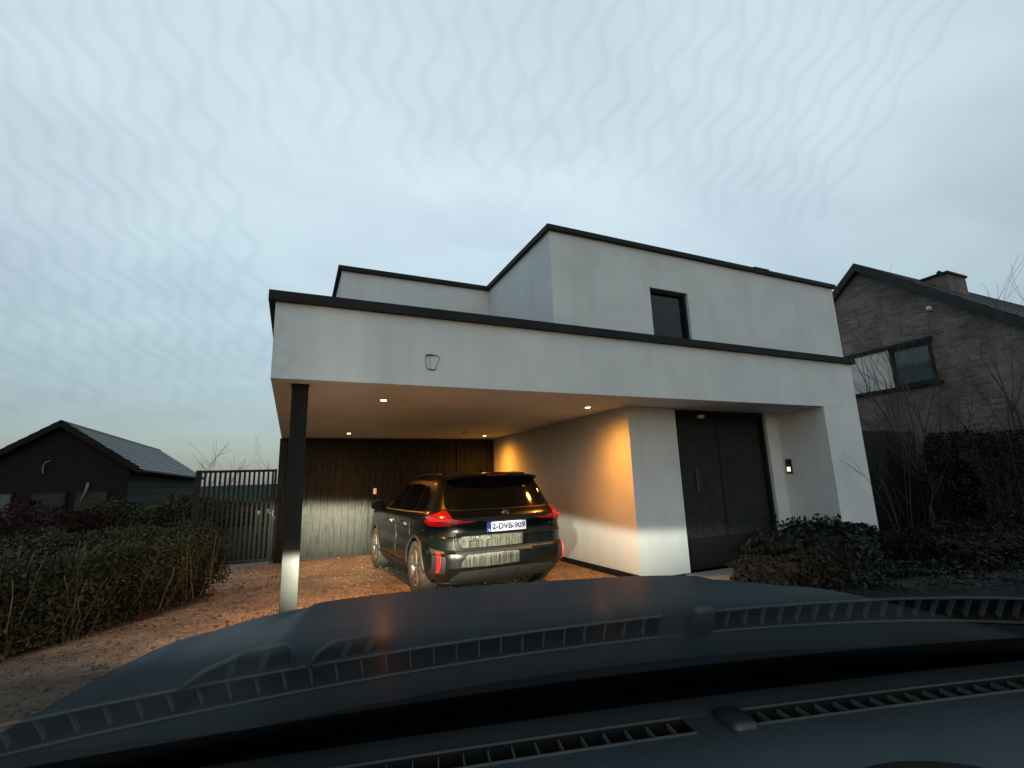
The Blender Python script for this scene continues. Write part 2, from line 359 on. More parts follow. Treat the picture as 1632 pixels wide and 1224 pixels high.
# upper storey
YU, ZT, XU, YU2, XU2 = 5.27, 4.93, 3.05, 7.55, 0.555
wx0, wx1, wz0, wz1 = 4.72, 5.46, ZC - 0.02, 4.27
stuccob('upper_wall', (XU, wx0, YU, YU + 0.35, 3.3, ZT - 0.07), (wx1, XR, YU, YU + 0.35, 3.3, ZT - 0.07), (wx0, wx1, YU, YU + 0.35, wz1, ZT - 0.07),
        (XU, XU + 0.35, YU + 0.35, YU2 + 0.1, 3.3, ZT - 0.07), (XR - 0.35, XR, YU + 0.35, 15, 3.3, ZT - 0.07),
        (XU2, XU, YU2, YU2 + 0.35, 3.3, ZT - 0.07), (XU2, XU2 + 0.35, YU2 + 0.35, 15, 3.3, ZT - 0.07))
MB().box(XU2 + .1, XR - .1, YU2 + .1, 15, ZT - .22, ZT - .2).box(XU + .1, XR - .1, YU + .1, YU2 + .1, ZT - .22, ZT - .2).build('upper_roof', M['coping'], house)
c2 = MB(); q = 0.055
c2.box(XU - q, XR + q, YU - q, YU + 0.4, ZT - 0.07, ZT)
c2.box(XU - q, XU + 0.4, YU + 0.4, YU2 - q, ZT - 0.07, ZT)
c2.box(XU2 - q, XU + 0.4, YU2 - q, YU2 + 0.4, ZT - 0.07, ZT)
c2.box(XU2 - q, XU2 + 0.4, YU2 + 0.4, 15.1, ZT - 0.07, ZT)
c2.box(XR - 0.4, XR + q, YU + 0.4, 15.1, ZT - 0.07, ZT)
c2.build('upper_coping', M['coping'], house)
# seam cover on the upper coping (slight hump near the middle)
MB().box(7.0, 7.35, YU - q - 0.004, YU + 0.402, ZT - 0.02, ZT + 0.018).build('coping_joint', M['coping'], house)
win = MB().box(wx0 - 0.01, wx1 + 0.01, YU + 0.10, YU + 0.16, wz0, wz1 + .01)
wf = MB(); t_ = 0.045
wf.box(wx0, wx0 + t_, YU + 0.05, YU + 0.098, wz0, wz1); wf.box(wx1 - t_, wx1, YU + 0.05, YU + 0.098, wz0, wz1)
wf.box(wx0 + t_, wx1 - t_, YU + 0.05, YU + 0.098, wz1 - t_, wz1); wf.box(wx0 + t_, wx1 - t_, YU + 0.05, YU + 0.098, wz0, wz0 + t_ + .03)
wfo = wf.build('window', M['coping'], house)
win.build('pane', M['winglass'], wfo)
MB().box(wx0 - .02, wx1 + .02, YU + .3, YU + .5, wz0, wz1).build('curtain', M['shed_side'], wfo)
# steel post
post = MB().box(0.03 - 0.075, 0.03 + 0.085, 5.42, 5.57, 0.0, ZS, 0.006).build('post', M['post'], house)
MB().box(-0.055, 0.125, 5.41, 5.58, ZS - 0.008, ZS - 0.001).build('head_plate', M['post'], post)
MB().box(-.09, .16, 5.38, 5.61, 0, .012).build('base_plate', M['post'], post)
# timber wall at the back: separate upright boards
tw = MB().box(XL - 0.03, XW, YB + 0.045, YB + 0.12, 0.0, ZS).build('timber_wall', M['gate'], house)
MB().box(XL - .03, XW, YB - 0.02, YB + 0.044, ZS - 0.055, ZS - 0.002).build('top_trim', M['coping'], tw)
bw = 0.145; x = XL - 0.02; k = 0
while x < XW - 0.01:
    x1 = min(x + bw - 0.007, XW - 0.002)
    dy = random.uniform(0, 0.009)
    MB().box(x, x1, YB + dy, YB + 0.044, 0.035, ZS - 0.058, 0.0).build('board', M['board'], tw)
    x += bw; k += 1
# recessed bay at the right end of the timber wall
MB().box(3.72, 3.76, YB - 0.035, YB + 0.002, 0.035, ZS - 0.06).build('door_edge', M['gate'], tw)
# front door: dark double panel with pressed pattern
door = MB().box(XD, 7.86, YE + 0.20, YE + 0.25, 0.02, ZS).build('front_door', M['door_dark'], house)
DF = YE + 0.19
MB().box(XD, XD + 0.05, YE + 0.12, YE + .2, 0.02, ZS - .0).box(7.81, 7.86, YE + 0.12, YE + .2, 0.02, ZS).box(XD + .05, 7.81, YE + .12, YE + .2, ZS - .06, ZS).build('door_frame', M['coping'], door)
def pressed(x0, x1, z0, z1):
    V = []; F = []
    nz = int((z1 - z0) / 0.036); nx = int((x1 - x0) / 0.048)
    for j in range(nz):
        for i in range(nx):
            xx = x0 + (i + (0.5 if j % 2 else 0)) * 0.048; zz = z0 + j * 0.036
            if xx + .042 > x1: continue
            a = len(V)
            V += [(xx, DF, zz), (xx + .040, DF, zz), (xx + .040, DF, zz + .028), (xx, DF, zz + .028),
                  (xx + .010, DF - .009, zz + .008), (xx + .032, DF - .009, zz + .008), (xx + .032, DF - .009, zz + .022), (xx + .010, DF - .009, zz + .022)]
            F += [(a + 4, a + 5, a + 6, a + 7), (a, a + 1, a + 5, a + 4), (a + 1, a + 2, a + 6, a + 5), (a + 2, a + 3, a + 7, a + 6), (a + 3, a, a + 4, a + 7)]
    return V, F
M['stud'] = mat('pressed_door_relief', (0.016, 0.020, 0.023), rough=0.45, spec=.3, metal=0.0, island=0.5, var=0.3, var_scale=4)
for x0, x1 in ((XD + 0.06, 6.72), (6.75, 7.80)):
    leafp = MB().box(x0, x1, YE + 0.19, YE + 0.199, 0.05, ZS - 0.08).build('door_leaf', M['gate'], door)
    V, F = pressed(x0 + 0.01, x1 - 0.01, 0.50, ZS - 0.2)
    tag(npmesh('relief', V, F, M['stud'], leafp), kind='stuff')
MB().box(6.13, 6.20, YE + 0.155, YE + 0.189, 1.22, 1.62, .004).build('pull_handle', mat('dull_handle', (.026, .027, .027), rough=.6), door)
MB().lathe([(0.0, -.06), (0.05, -.055), (.065, -.02), (.065, 0)], 'z', 16, (6.35, YE + 0.13, ZS - 0.07)).build('door_sensor', M['white_plastic'], door, smooth=True)
# scattered fixtures
def downlight(x, y, energy, label, lensr=0.038, first=[None]):
    t = thing('downlight', label, 'ceiling light', (x, y, ZS), group='recessed lights in the carport ceiling')
    MB().lathe([(lensr, -0.001), (0.052, -0.006), (0.055, 0.012)], 'z', 24, (0, 0, 0)).build('ring', M['lamp_ring'], t, smooth=True, local=True)
    MB().lathe([(0.0, -0.002), (lensr, -0.002)], 'z', 20, (0, 0, 0)).build('lens', M['lens'], t, local=True)
    l = bpy.data.lights.new('downlight_lamp', 'SPOT'); l.energy = energy * 9; l.color = (1.0, 0.32, 0.028)
    l.spot_size = R(176); l.spot_blend = 0.15; l.shadow_soft_size = 0.04
    # reflector lamp: intensity falls with the cube of the cosine from its axis
    l.use_nodes = True; n = l.node_tree.nodes; k = l.node_tree.links; g_ = n.new('ShaderNodeNewGeometry'); sp_ = n.new('ShaderNodeSeparateXYZ'); k.new(g_.outputs['Incoming'], sp_.inputs[0])
    a_ = n.new('ShaderNodeMath'); a_.operation = 'ABSOLUTE'; k.new(sp_.outputs[2], a_.inputs[0])
    p_ = n.new('ShaderNodeMath'); p_.operation = 'POWER'; p_.inputs[1].default_value = 3.0; k.new(a_.outputs[0], p_.inputs[0]); k.new(p_.outputs[0], n['Emission'].inputs['Strength'])
    lo = bpy.data.objects.new('downlight_lamp', l); COL.objects.link(lo); lo.parent = t; lo.location = (0, 0, -0.02)
    return t
downlight(1.03, 6.24, 78, 'brightest ceiling spotlight, nearest the black post')
downlight(4.10, 6.19, 36, 'ceiling spotlight casting the orange cone on the near end of the carport wall')
downlight(1.03, 10.4, 32, 'small ceiling spotlight before the left half of the timber wall')
downlight(4.12, 10.65, 44, 'small ceiling spotlight in the back corner by the white side wall')
sd_ = thing('smoke_detector', 'small round white detector on the carport ceiling above the black SUV', 'detector', (3.36, 9.9, ZS))
MB().lathe([(0, -.035), (.035, -.035), (.05, -.02), (.055, .01)], 'z', 20).build('casing', M['white_plastic'], sd_, smooth=True, local=True)
ic = thing('intercom', 'slim door intercom with a lit white button beside the dark front door', 'intercom', (XA, 5.96, 1.60))
MB().box(-0.022, -0.001, -0.055, 0.055, -0.13, 0.13, .004).build('casing', mat('bronze_casing', (.035, .036, .022), rough=.4, metal=.3), ic, local=True)
MB().box(-0.026, -0.0225, -0.03, 0.035, -0.09, -0.01).build('button', emitter('button_glow', (1, 0.93, 0.62), 1.3), ic, local=True)
MB().box(-0.025, -0.0225, -0.03, 0.035, 0.04, 0.10).build('camera_window', M['winglass'], ic, local=True)
# small lit switch/lamp on the timber wall
wl = thing('wall_lamp', 'small lit rectangular lamp on the dark timber wall beyond the car mirror', 'lamp', (1.75, YB, 1.38))
MB().box(-.045, .045, -.03, -.002, -.085, .085, .006).build('casing', M['gate'], wl, local=True)
MB().box(-.035, .035, -.034, -.0305, -.065, .065).build('diffuser', emitter('warm_diffuser', (1, 0.5, 0.25), 0.75), wl, local=True)
# thin bent wire left on the fascia where a sign was
wr = thing('wire_bracket', 'thin bent black wire outline fixed on the white fascia above the carport', 'bracket', (1.385, YF, 2.84))
P = [(-.075, .085), (-.078, .02), (-.07, -.05), (-.045, -.078), (.03, -.078), (.045, -.06), (.04, -.035), (.075, .03), (.085, .07), (.06, .088), (-.075, .088), (-.02, .10), (.055, .085)]
MB().tube([(a, -0.012 - 0.004 * (i % 2), b) for i, (a, b) in enumerate(P)], [.0045, .003, .004, .0055, .006, .003, .0035, .003, .003, .005, .0065, .003, .003], 5).build('wire', M['steel_wire'], wr, local=True)
MB().tube([(-.035, -.012, .08), (-.03, -.014, .0), (-.02, -.013, -.07)], .002, 5).build('inner_wire', M['steel_wire'], wr, local=True)
# slab in front of the door
slab = thing('door_step', 'pale grey stone slab on the ground before the front door', 'step', (6.1, 5.3, 0))
for i in range(3): MB().box(5.55 + i * .62, 6.155 + i * .62, 5.0, 6.0, 0.004, 0.03, .004).build('slab', M['slab'], slab)

# ------------------------------------------------------------------ gate
gt = thing('metal_gate', 'black metal gate of upright bars beside the timber wall', 'gate', (-1.0, YB, 0))
gx0, gx1 = -1.76, -0.29
MB().box(gx0, gx0 + 0.10, YB, YB + 0.08, 0.0, 1.92).build('gate_post', M['gate'], gt)
MB().box(gx0 + .1, gx1, YB + 0.01, YB + 0.07, 1.865, 1.915).build('top_rail', M['gate'], gt)
MB().box(gx0 + .1, gx1, YB + 0.01, YB + 0.07, 0.05, 0.10).build('bottom_rail', M['gate'], gt)
nb = 15
for i in range(nb):
    xx = gx0 + 0.145 + i * (gx1 - gx0 - 0.15) / nb
    MB().box(xx, xx + 0.038, YB + 0.012, YB + 0.066, 0.10, 1.865).build('bar', M['gate'], gt)
MB().box(gx1 - 0.045, gx1, YB + 0.012, YB + 0.068, 0.0, 1.92).build('end_post', M['gate'], gt)
MB().tube([(gx1 - .03, YB, 1.02), (gx1 - .03, YB - .05, 1.02), (gx1 - .12, YB - .05, 1.02)], .007, 8).box(gx1 - .040, gx1 - .02, YB - .008, YB + .01, .94, 1.06).build('handle', mat('dull_steel', (.12, .12, .11), rough=.6), gt)

# ------------------------------------------------------------------ shed
shed = thing('shed', 'low dark gabled shed with a ribbed grey tile roof behind the hedge', 'shed', (-5.49, 18, 0))
rx, rz, ex, ez, y0, y1 = -5.49, 3.38, -3.73, 2.14, 16.0, 26.5
lx = rx - (ex - rx)
MB().poly([(lx + .25, y0 + .2, 0), (ex - .25, y0 + .2, 0), (ex - .25, y0 + .2, ez + .1), (rx, y0 + .2, rz - .08), (lx + .25, y0 + .2, ez + .1)]).build('gable_wall', M['shed_wall'], shed)
MB().poly([(lx + .25, y1 - .2, 0), (lx + .25, y1 - .2, ez + .1), (rx, y1 - .2, rz - .08), (ex - .25, y1 - .2, ez + .1), (ex - .25, y1 - .2, 0)]).build('gable_wall', M['shed_wall'], shed)
MB().box(lx + .25, lx + .35, y0 + .2, y1 - .2, 0, ez + .05).build('side_wall', M['shed_wall'], shed)
sw = MB().box(ex - .37, ex - .27, y0 + .25, y1 - .25, 0, ez + .05).build('side_wall', M['shed_side'], shed)
for i in range(10):
    MB().box(ex - .268, ex - .245, y0 + .22, y1 - .22, i * .21 + .01, i * .21 + .20).build('board', M['shed_side'], sw)
rf = MB().quad((rx, y0, rz - .03), (ex, y0, ez - .03), (ex, y1, ez - .03), (rx, y1, rz - .03)).quad((rx, y0, rz - .03), (rx, y1, rz - .03), (lx, y1, ez - .03), (lx, y0, ez - .03)).build('roof', M['slate'], shed)
tl = MB(); nr = 13
for sgn, e_ in ((1, ex), (-1, lx)):
    for i in range(nr):
        a, b = i / nr, (i + 1.15) / nr
        xa, za = rx + (e_ - rx) * a, rz + (ez - rz) * a; xb, zb = rx + (e_ - rx) * b, rz + (ez - rz) * b
        ycnt = 26
        for j in range(ycnt):
            ya = y0 + (y1 - y0) * j / ycnt; yb = y0 + (y1 - y0) * (j + 1) / ycnt - 0.012
            h = 0.036
            tl.quad((xa, ya, za + .004), (xb, ya, zb + h), (xb, yb, zb + h), (xa, yb, za + .004))
            tl.quad((xb, ya, zb + h), (xb, ya, zb - .005), (xb, yb, zb - .005), (xb, yb, zb + h))
tag(tl.build('roof_tiles', M['slate'], rf), kind='stuff')
vb = MB()
for e_ in (ex, lx):
    n_ = 9
    for i in range(n_):
        a, b = i / n_, (i + 1) / n_
        xa, xb = rx + (e_ - rx) * a, rx + (e_ - rx) * b
        zb_ = rz + (ez - rz) * b; za_ = rz + (ez - rz) * a
        vb.poly([(xa, y0 - .02, za_ + .05), (xb, y0 - .02, zb_ + .065), (xb, y0 - .02, zb_ - .12), (xa, y0 - .02, za_ - .12)])
        vb.poly([(xa, y0 - .02, za_ + .05), (xa, y0 + .12, za_ + .05), (xb, y0 + .12, zb_ + .065), (xb, y0 - .02, zb_ + .065)])
vb.build('verge', M['shed_wall'], rf)
MB().tube([(rx, y0 - .02, rz + .01), (rx, y1, rz + .01)], .04, 8).build('ridge', M['slate'], rf)
MB().tube([(ex + .05, y0, ez - .04), (ex + .05, y1, ez - .06)], .055, 8).build('gutter', M['gate'], shed)
for a, b in ((-6.75, -6.28), (-5.92, -5.25), (-5.05, -4.4)):
    wfm = MB().box(a - .05, a, y0 + .14, y0 + .198, .55, 1.65).box(b, b + .05, y0 + .14, y0 + .198, .55, 1.65).box(a, b, y0 + .14, y0 + .198, 1.6, 1.65).box(a, b, y0 + .14, y0 + .198, .5, .55).build('window', M['shed_wall'], shed)
    MB().box(a, b, y0 + .165, y0 + .185, .55, 1.6).build('pane', M['milkglass'] if a < -5.95 else M['shed_side'], wfm)
def gooseneck(x, z, pts, label, thick):
    g = thing('curved_pipe', label, 'pipe', (x, y0 + .18, z), group='pale pipes on the dark shed gable')
    MB().tube([(a, -.05, b) for a, b in pts], thick, 8).build('pipe', mat('pale_pipe', (.17, .175, .17), rough=.6), g, local=True)
    MB().box(-.03, .03, -.05, -.001, -.03, .03).build('bracket', M['gate'], g, local=True)
gooseneck(-5.74, 2.25, [(0, -.17), (-.01, -.08), (-.02, .02), (.01, .09), (.07, .13), (.12, .15)], 'thin pale hooked pipe high on the dark shed gable', [.012, .014, .017, .014, .012, .008])
gooseneck(-4.86, 1.62, [(-.05, -.26), (0, -.12), (.03, .0), (.05, .12), (.05, .2)], 'short pale straight pipe low on the dark shed gable', [.012, .018, .03, .04, .032])

# ------------------------------------------------------------------ neighbour
nh = thing('brick_house', 'tall brown brick gabled house with a white panelled window strip', 'house', (18, 8, 0))
NX = 14.0; ry, rzz = 7.33, 6.93
def roofz(y): return rzz - abs(y - ry) * 0.862
wz = (3.50, 4.53); wy = (6.05, 8.3)
ya, yb_ = 1.0, 11.6
g = MB()
def gw(y0_, y1_, z0f, z1f):
    ys = sorted(set([y0_, y1_] + ([ry] if y0_ < ry < y1_ else [])))
    for a, b in zip(ys, ys[1:]):
        g.quad((NX, b, z0f(b)), (NX, a, z0f(a)), (NX, a, z1f(a)), (NX, b, z1f(b)))
rt = lambda y: roofz(y) - 0.05
yc0, yc1 = wy
gw(ya, yc0, lambda y: 0, rt); gw(yc1, yb_, lambda y: 0, rt); gw(yc0, yc1, lambda y: 0, lambda y: wz[0]); gw(yc0, yc1, lambda y: wz[1], rt)
g.build('gable_wall', M['brick'], nh)
for a_, b_ in ((ya, ya + .3), (yb_ - .3, yb_)):
    MB().box(NX + .12, 26, a_, b_, 0, min(rt(a_), rt(b_)) - .02).build('long_wall', M['brick'], nh)
MB().poly([(25.9, ya, 0), (25.9, yb_, 0), (25.9, yb_, rt(yb_)), (25.9, ry, rt(ry)), (25.9, ya, rt(ya))]).build('gable_wall', M['brick'], nh)
rfn = MB()
T = .16
for e_ in (ya - .4, yb_ + .4):
    rfn.quad((NX - .16, ry, rzz + T), (NX - .16, e_, roofz(e_) + T), (26, e_, roofz(e_) + T), (26, ry, rzz + T))
    rfn.quad((NX - .16, ry, rzz - .06), (26, ry, rzz - .06), (26, e_, roofz(e_) - .06), (NX - .16, e_, roofz(e_) - .06))
    rfn.quad((NX - .16, ry, rzz + T), (NX - .16, ry, rzz - .06), (NX - .16, e_, roofz(e_) - .06), (NX - .16, e_, roofz(e_) + T))
    rfn.quad((NX - .16, e_, roofz(e_) + T), (NX - .16, e_, roofz(e_) - .06), (26, e_, roofz(e_) - .06), (26, e_, roofz(e_) + T))
M['slate2'] = mat('weathered_dark_tile', (.020, .022, .025), rough=.6, spec=.25, var=.3, var_scale=5, island=.15)
rfo = rfn.build('roof', M['slate2'], nh)
rtl = MB()
for i in range(16):
    yy = ry - (ry - ya + .4) * i / 16; y2 = ry - (ry - ya + .4) * (i + 1) / 16
    for j in range(12):
        xa, xb = NX - .15 + j * .9, NX - .15 + j * .9 + .88
        rtl.quad((xa, yy, roofz(yy) + T + .01), (xa, y2, roofz(y2) + T + .05), (xb, y2, roofz(y2) + T + .05), (xb, yy, roofz(yy) + T + .01))
        rtl.quad((xa, y2, roofz(y2) + T + .05), (xa, y2, roofz(y2) + T), (xb, y2, roofz(y2) + T), (xb, y2, roofz(y2) + T + .05))
        rtl.quad((xa, yy, roofz(yy) + T + .01), (xa, yy, roofz(yy) + T - .02), (xa, y2, roofz(y2) + T), (xa, y2, roofz(y2) + T + .05))
tag(rtl.build('roof_tiles', M['slate2'], rfo), kind='stuff')
ch = MB().box(15.9, 16.85, 6.2, 6.77, 4.6, 6.64).build('chimney', M['brick'], rfo)
MB().box(15.86, 16.89, 6.16, 6.81, 6.64, 6.70).build('chimney_cap', M['coping'], rfo)
MB().tube([(16.2, 6.48, 6.7), (16.2, 6.48, 6.83)], .05, 8).tube([(16.2, 6.48, 6.82), (16.2, 6.48, 6.88)], [.07, .02], 8).build('chimney_pot', M['coping'], rfo)
# window strip: white panels then glass
ws = MB().box(NX - .05, NX + .04, yc0 - .05, yc1 + .05, wz[1] - .005, wz[1] + .09).build('lintel', M['coping'], nh)
MB().box(NX - .10, NX + .04, yc0 - .1, yc1 + .1, wz[0] - .05, wz[0] + .02).build('window_sill', M['coping'], nh)
for i, (a, b) in enumerate(((7.65, 8.28), (6.98, 7.63))):
    MB().box(NX - .01, NX + .06, a, b, wz[0] + .022, wz[1] - .007).build('cladding_panel', M['white_panel'], nh)
wfr = MB().box(NX - .02, NX + .06, 6.88, 6.96, wz[0] + .022, wz[1] - .007).box(NX - .02, NX + .06, yc0 + .002, yc0 + .07, wz[0] + .022, wz[1] - .007).box(NX - .02, NX + .06, yc0 + .07, 6.88, wz[1] - .08, wz[1] - .007).box(NX - .02, NX + .06, yc0 + .07, 6.88, wz[0] + .022, wz[0] + .09).build('window', M['coping'], nh)
MB().box(NX + .02, NX + .03, yc0 + .07, 6.88, wz[0] + .09, wz[1] - .08).build('pane', mat('bluish_pane', (.03, .045, .055), rough=.1, spec=.9), wfr)
wlm = thing('bulkhead_lamp', 'small white round lamp high on the brown brick gable', 'lamp', (NX - .001, 5.93, 5.3))
MB().lathe([(0, -.09), (.04, -.08), (.07, -.03), (.07, 0)], 'x', 16).build('globe', M['white_plastic'], wlm, smooth=True, local=True)
MB().lathe([(.085, -.012), (.085, 0)], 'x', 16).build('base', M['gate'], wlm, local=True)

# dark panel fence between the houses
fn = thing('panel_fence', 'dark closed panel fence between the white house and the brick house', 'fence', (11.5, 6.6, 0))
for i in range(4):
    MB().box(9.12 + i * 1.15, 9.12 + i * 1.15 + 1.13, 6.62, 6.66, .03, 2.36).build('panel', mat('dark_fence_panel', (.016, .02, .023), rough=.6), fn)
    MB().box(9.12 + i * 1.15 + 1.10, 9.12 + i * 1.15 + 1.17, 6.661, 6.72, 0, 2.38).build('fence_post', M['gate'], fn)

# ------------------------------------------------------------------ vegetation
def leaf_mesh(P, Nrm, size, aspect=0.5, jitter=0.9):
    n = len(P)
    d = rng.normal(size=(n, 3)); nn = Nrm + jitter * d; nn /= np.linalg.norm(nn, axis=1)[:, None]
    a = np.cross(nn, rng.normal(size=(n, 3))); a /= np.linalg.norm(a, axis=1)[:, None]
    b = np.cross(nn, a); s = (size * rng.uniform(0.6, 1.35, n))[:, None]
    fold = nn * s * 0.18
    V = np.stack([P - a * s, P + b * s * aspect + fold, P + a * s, P - b * s * aspect + fold], 1).reshape(-1, 3)
    F = np.arange(n * 4).reshape(n, 4)
    return V, F
def lump(x, y, z): return (math.sin(x * 3.1 + y * 1.7) + math.sin(y * 4.3 - z * 3.9) + math.sin(z * 5.1 + x * 2.2)) / 3
def hedge_pts(spine, hw, h, n, z0=0.12, lumpy=0.1, inner=0.25):
    sp = [np.array(p, float) for p in spine]
    seg = [np.linalg.norm(b - a) for a, b in zip(sp, sp[1:])]; tot = sum(seg)
    P = []; Q = []
    for _ in range(n):
        u = random.random() * tot; k = 0
        while u > seg[k] and k < len(seg) - 1: u -= seg[k]; k += 1
        tt = u / seg[k]; c = sp[k] + (sp[k + 1] - sp[k]) * tt; d = (sp[k + 1] - sp[k]) / seg[k]; nrm = np.array([d[1], -d[0]])
        th = random.uniform(-0.12, math.pi + 0.12)
        ce, se = math.cos(th), math.sin(th)
        px = np.sign(ce) * abs(ce) ** 0.5 ; pz = np.sign(se) * abs(se) ** 0.5
        if random.random() < .35: px = random.choice((-1, 1)); pz = random.uniform(-.0, .9)
        g_ = 1 + lumpy * lump(c[0] * 1.3, c[1] * 1.3, th) - abs(random.gauss(0, 1)) * inner * 0.35 + (0.06 if random.random() < .08 else 0)
        x_ = c + nrm * px * hw * g_; z_ = z0 + max(-.05, pz) * (h - z0) * g_
        P.append((x_[0], x_[1], z_)); Q.append((nrm[0] * px, nrm[1] * px, max(pz, 0.15)))
    # rounded ends
    for e_i, sgn in ((0, -1), (-1, 1)):
        c = sp[e_i]; d = (sp[1] - sp[0]) if e_i == 0 else (sp[-1] - sp[-2]); d = d / np.linalg.norm(d); nrm = np.array([d[1], -d[0]])
        for _ in range(int(n * hw / tot * 0.9)):
            a = random.uniform(-math.pi / 2, math.pi / 2); zz = random.random() ** .7
            rr = hw * (1 - zz ** 6 * .5) * random.uniform(.72, 1.04) * (1 + lumpy * lump(a * 2, zz * 3, c[0]))
            x_ = c + sgn * d * math.cos(a) * rr + nrm * math.sin(a) * rr
            P.append((x_[0], x_[1], z0 + zz * (h - z0))); Q.append((*(sgn * d * math.cos(a) + nrm * math.sin(a)), .4 * zz))
    return np.array(P), np.array(Q)
def hedge(name, label, cat, spine, hw, h, n, size, mt, lumpy=.1, aspect=.5, z0=.12, core=True, stems=0, stem_mat=None, inner=.25, jitter=.9):
    c = spine[len(spine) // 2]
    t = thing(name, label, cat, (c[0], c[1], 0))
    P, Q = hedge_pts(spine, hw, h, n, z0, lumpy, inner)
    V, F = leaf_mesh(P, Q, size, aspect, jitter)
    npmesh('foliage', V, F, mt, t)
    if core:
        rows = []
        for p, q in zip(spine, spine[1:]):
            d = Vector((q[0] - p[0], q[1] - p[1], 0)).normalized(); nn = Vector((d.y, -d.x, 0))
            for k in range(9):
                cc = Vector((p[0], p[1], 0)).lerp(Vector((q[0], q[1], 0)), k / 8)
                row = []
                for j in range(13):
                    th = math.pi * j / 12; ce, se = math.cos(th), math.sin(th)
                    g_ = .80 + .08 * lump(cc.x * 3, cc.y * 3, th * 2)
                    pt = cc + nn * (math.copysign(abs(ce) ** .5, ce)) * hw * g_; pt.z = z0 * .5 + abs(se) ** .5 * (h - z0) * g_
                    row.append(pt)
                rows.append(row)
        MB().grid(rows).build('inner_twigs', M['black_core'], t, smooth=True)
    if stems:
        sb = MB()
        for i in range(stems):
            k = random.random(); p = Vector((*spine[0], 0)).lerp(Vector((*spine[-1], 0)), k)
            d = Vector((spine[-1][0] - spine[0][0], spine[-1][1] - spine[0][1], 0)).normalized(); nn = Vector((d.y, -d.x, 0))
            p = p + nn * hw * random.uniform(.55, 1.0); lean = d * random.uniform(-.25, .25) + nn * random.uniform(.0, .16)
            hh = h * random.uniform(.5, .97); pts = []
            for j in range(6):
                u = j / 5; pts.append(p + lean * u + Vector((random.uniform(-.025, .025), random.uniform(-.025, .025), hh * u)))
            r_s = random.uniform(.004, .010)
            sb.tube(pts, [r_s * (1 - .6 * j / 5) for j in range(6)], 5)
        sb.build('stems', stem_mat or M['stem'], t)
    return t
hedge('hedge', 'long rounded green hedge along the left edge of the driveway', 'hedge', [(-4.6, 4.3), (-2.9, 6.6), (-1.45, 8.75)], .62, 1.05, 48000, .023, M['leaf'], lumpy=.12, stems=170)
hedge('bush', 'dark reddish brown bush between the long hedge and the shed', 'bush', [(-6.2, 10.6), (-3.6, 11.4)], .7, 1.22, 9000, .04, M['red_leaf'], lumpy=.3, stems=60, stem_mat=M['twig'], jitter=1.4)
hedge('hedge', 'dark green hedge in front of the side wall of the shed', 'hedge', [(-3.5, 13.2), (-1.95, 13.4)], .5, 1.35, 6000, .045, M['leaf'], lumpy=.2)
hedge('hedge', 'low dark hedge across the garden seen through the gate bars', 'hedge', [(-4.0, 25), (0.6, 25)], .8, 1.0, 6000, .06, M['leaf'], lumpy=.2)
hedge('bush', 'glossy dark laurel bush in front of the white corner pier', 'bush', [(6.35, 4.75), (7.85, 4.95)], .48, .68, 4600, .046, M['laurel'], lumpy=.5, aspect=.42, jitter=1.3, inner=.6, stems=30, stem_mat=M['twig'])
hedge('bush', 'brownish low bush before the dark front door', 'bush', [(5.45, 4.4), (6.2, 4.3)], .40, .50, 4600, .035, M['beech'], lumpy=.45, jitter=1.3, stems=24, stem_mat=M['twig'])
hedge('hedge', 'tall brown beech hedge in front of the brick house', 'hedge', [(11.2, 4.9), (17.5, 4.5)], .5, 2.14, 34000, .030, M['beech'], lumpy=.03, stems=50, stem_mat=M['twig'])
hedge('bush', 'low straggly dark bush right of the laurel at the foot of the tall hedge', 'bush', [(8.6, 3.9), (15.0, 3.3)], .9, .60, 18000, .038, M['beech'], lumpy=.4, jitter=1.3)

def bare(name, label, base, stems, height, spread, seed, r0_=.02, depth=2, lean=(0, 0), mt='twig'):
    rd = random.Random(seed); t = thing(name, label, 'shrub' if name != 'bare_tree' else 'tree', base); b = MB(); tw = MB()
    def grow(p, d, ln, r, lv, tgt):
        pts = [Vector(p)]; dd = Vector(d).normalized(); n_ = 6
        for i in range(n_):
            dd = (dd + Vector((rd.gauss(0, .10), rd.gauss(0, .10), rd.gauss(0, .05) + .02))).normalized()
            pts.append(pts[-1] + dd * ln / n_)
        tgt.tube(pts, [max(r * (1 - .8 * i / n_), .0022) for i in range(n_ + 1)], 5)
        if lv > 0:
            for i in range(rd.randint(3, 5)):
                k = rd.randint(2, n_); pd = (pts[k] - pts[k - 1]).normalized()
                s = Vector((rd.gauss(0, 1), rd.gauss(0, 1), rd.gauss(0.2, .6))).normalized()
                grow(pts[k], pd + s * .75, ln * rd.uniform(.3, .55), r * (1 - .8 * k / n_) * .6 + .001, lv - 1, tw)
    for i in range(stems):
        a = rd.uniform(0, 2 * math.pi); sp_ = rd.uniform(.05, spread)
        grow((rd.uniform(-.12, .12), rd.uniform(-.12, .12), 0), (math.cos(a) * sp_ + lean[0], math.sin(a) * sp_ + lean[1], 1), height * rd.uniform(.7, 1.05), r0_ * rd.uniform(.7, 1.2), depth, b)
    b.build('trunk' if stems == 1 else 'main_stems', M[mt], t, local=True); tw.build('twigs', M[mt], t, local=True)
    return t
hedge('bush', 'dark straggly ground cover between the bonnet and the laurel bush', 'bush', [(6.2, 3.25), (12.0, 2.1)], .75, .34, 14000, .03, M['laurel'], lumpy=.5, jitter=1.3, core=True, stems=60, stem_mat=M['twig'])
bare('bare_shrub', 'leafless many stemmed shrub rising before the middle of the brick gable', (12.9, 5.9, 0), 15, 4.35, .42, 3, .03)
bare('bare_shrub', 'leafless shrub at the far right before the brick house', (14.3, 5.0, 0), 11, 4.1, .40, 5, .03)
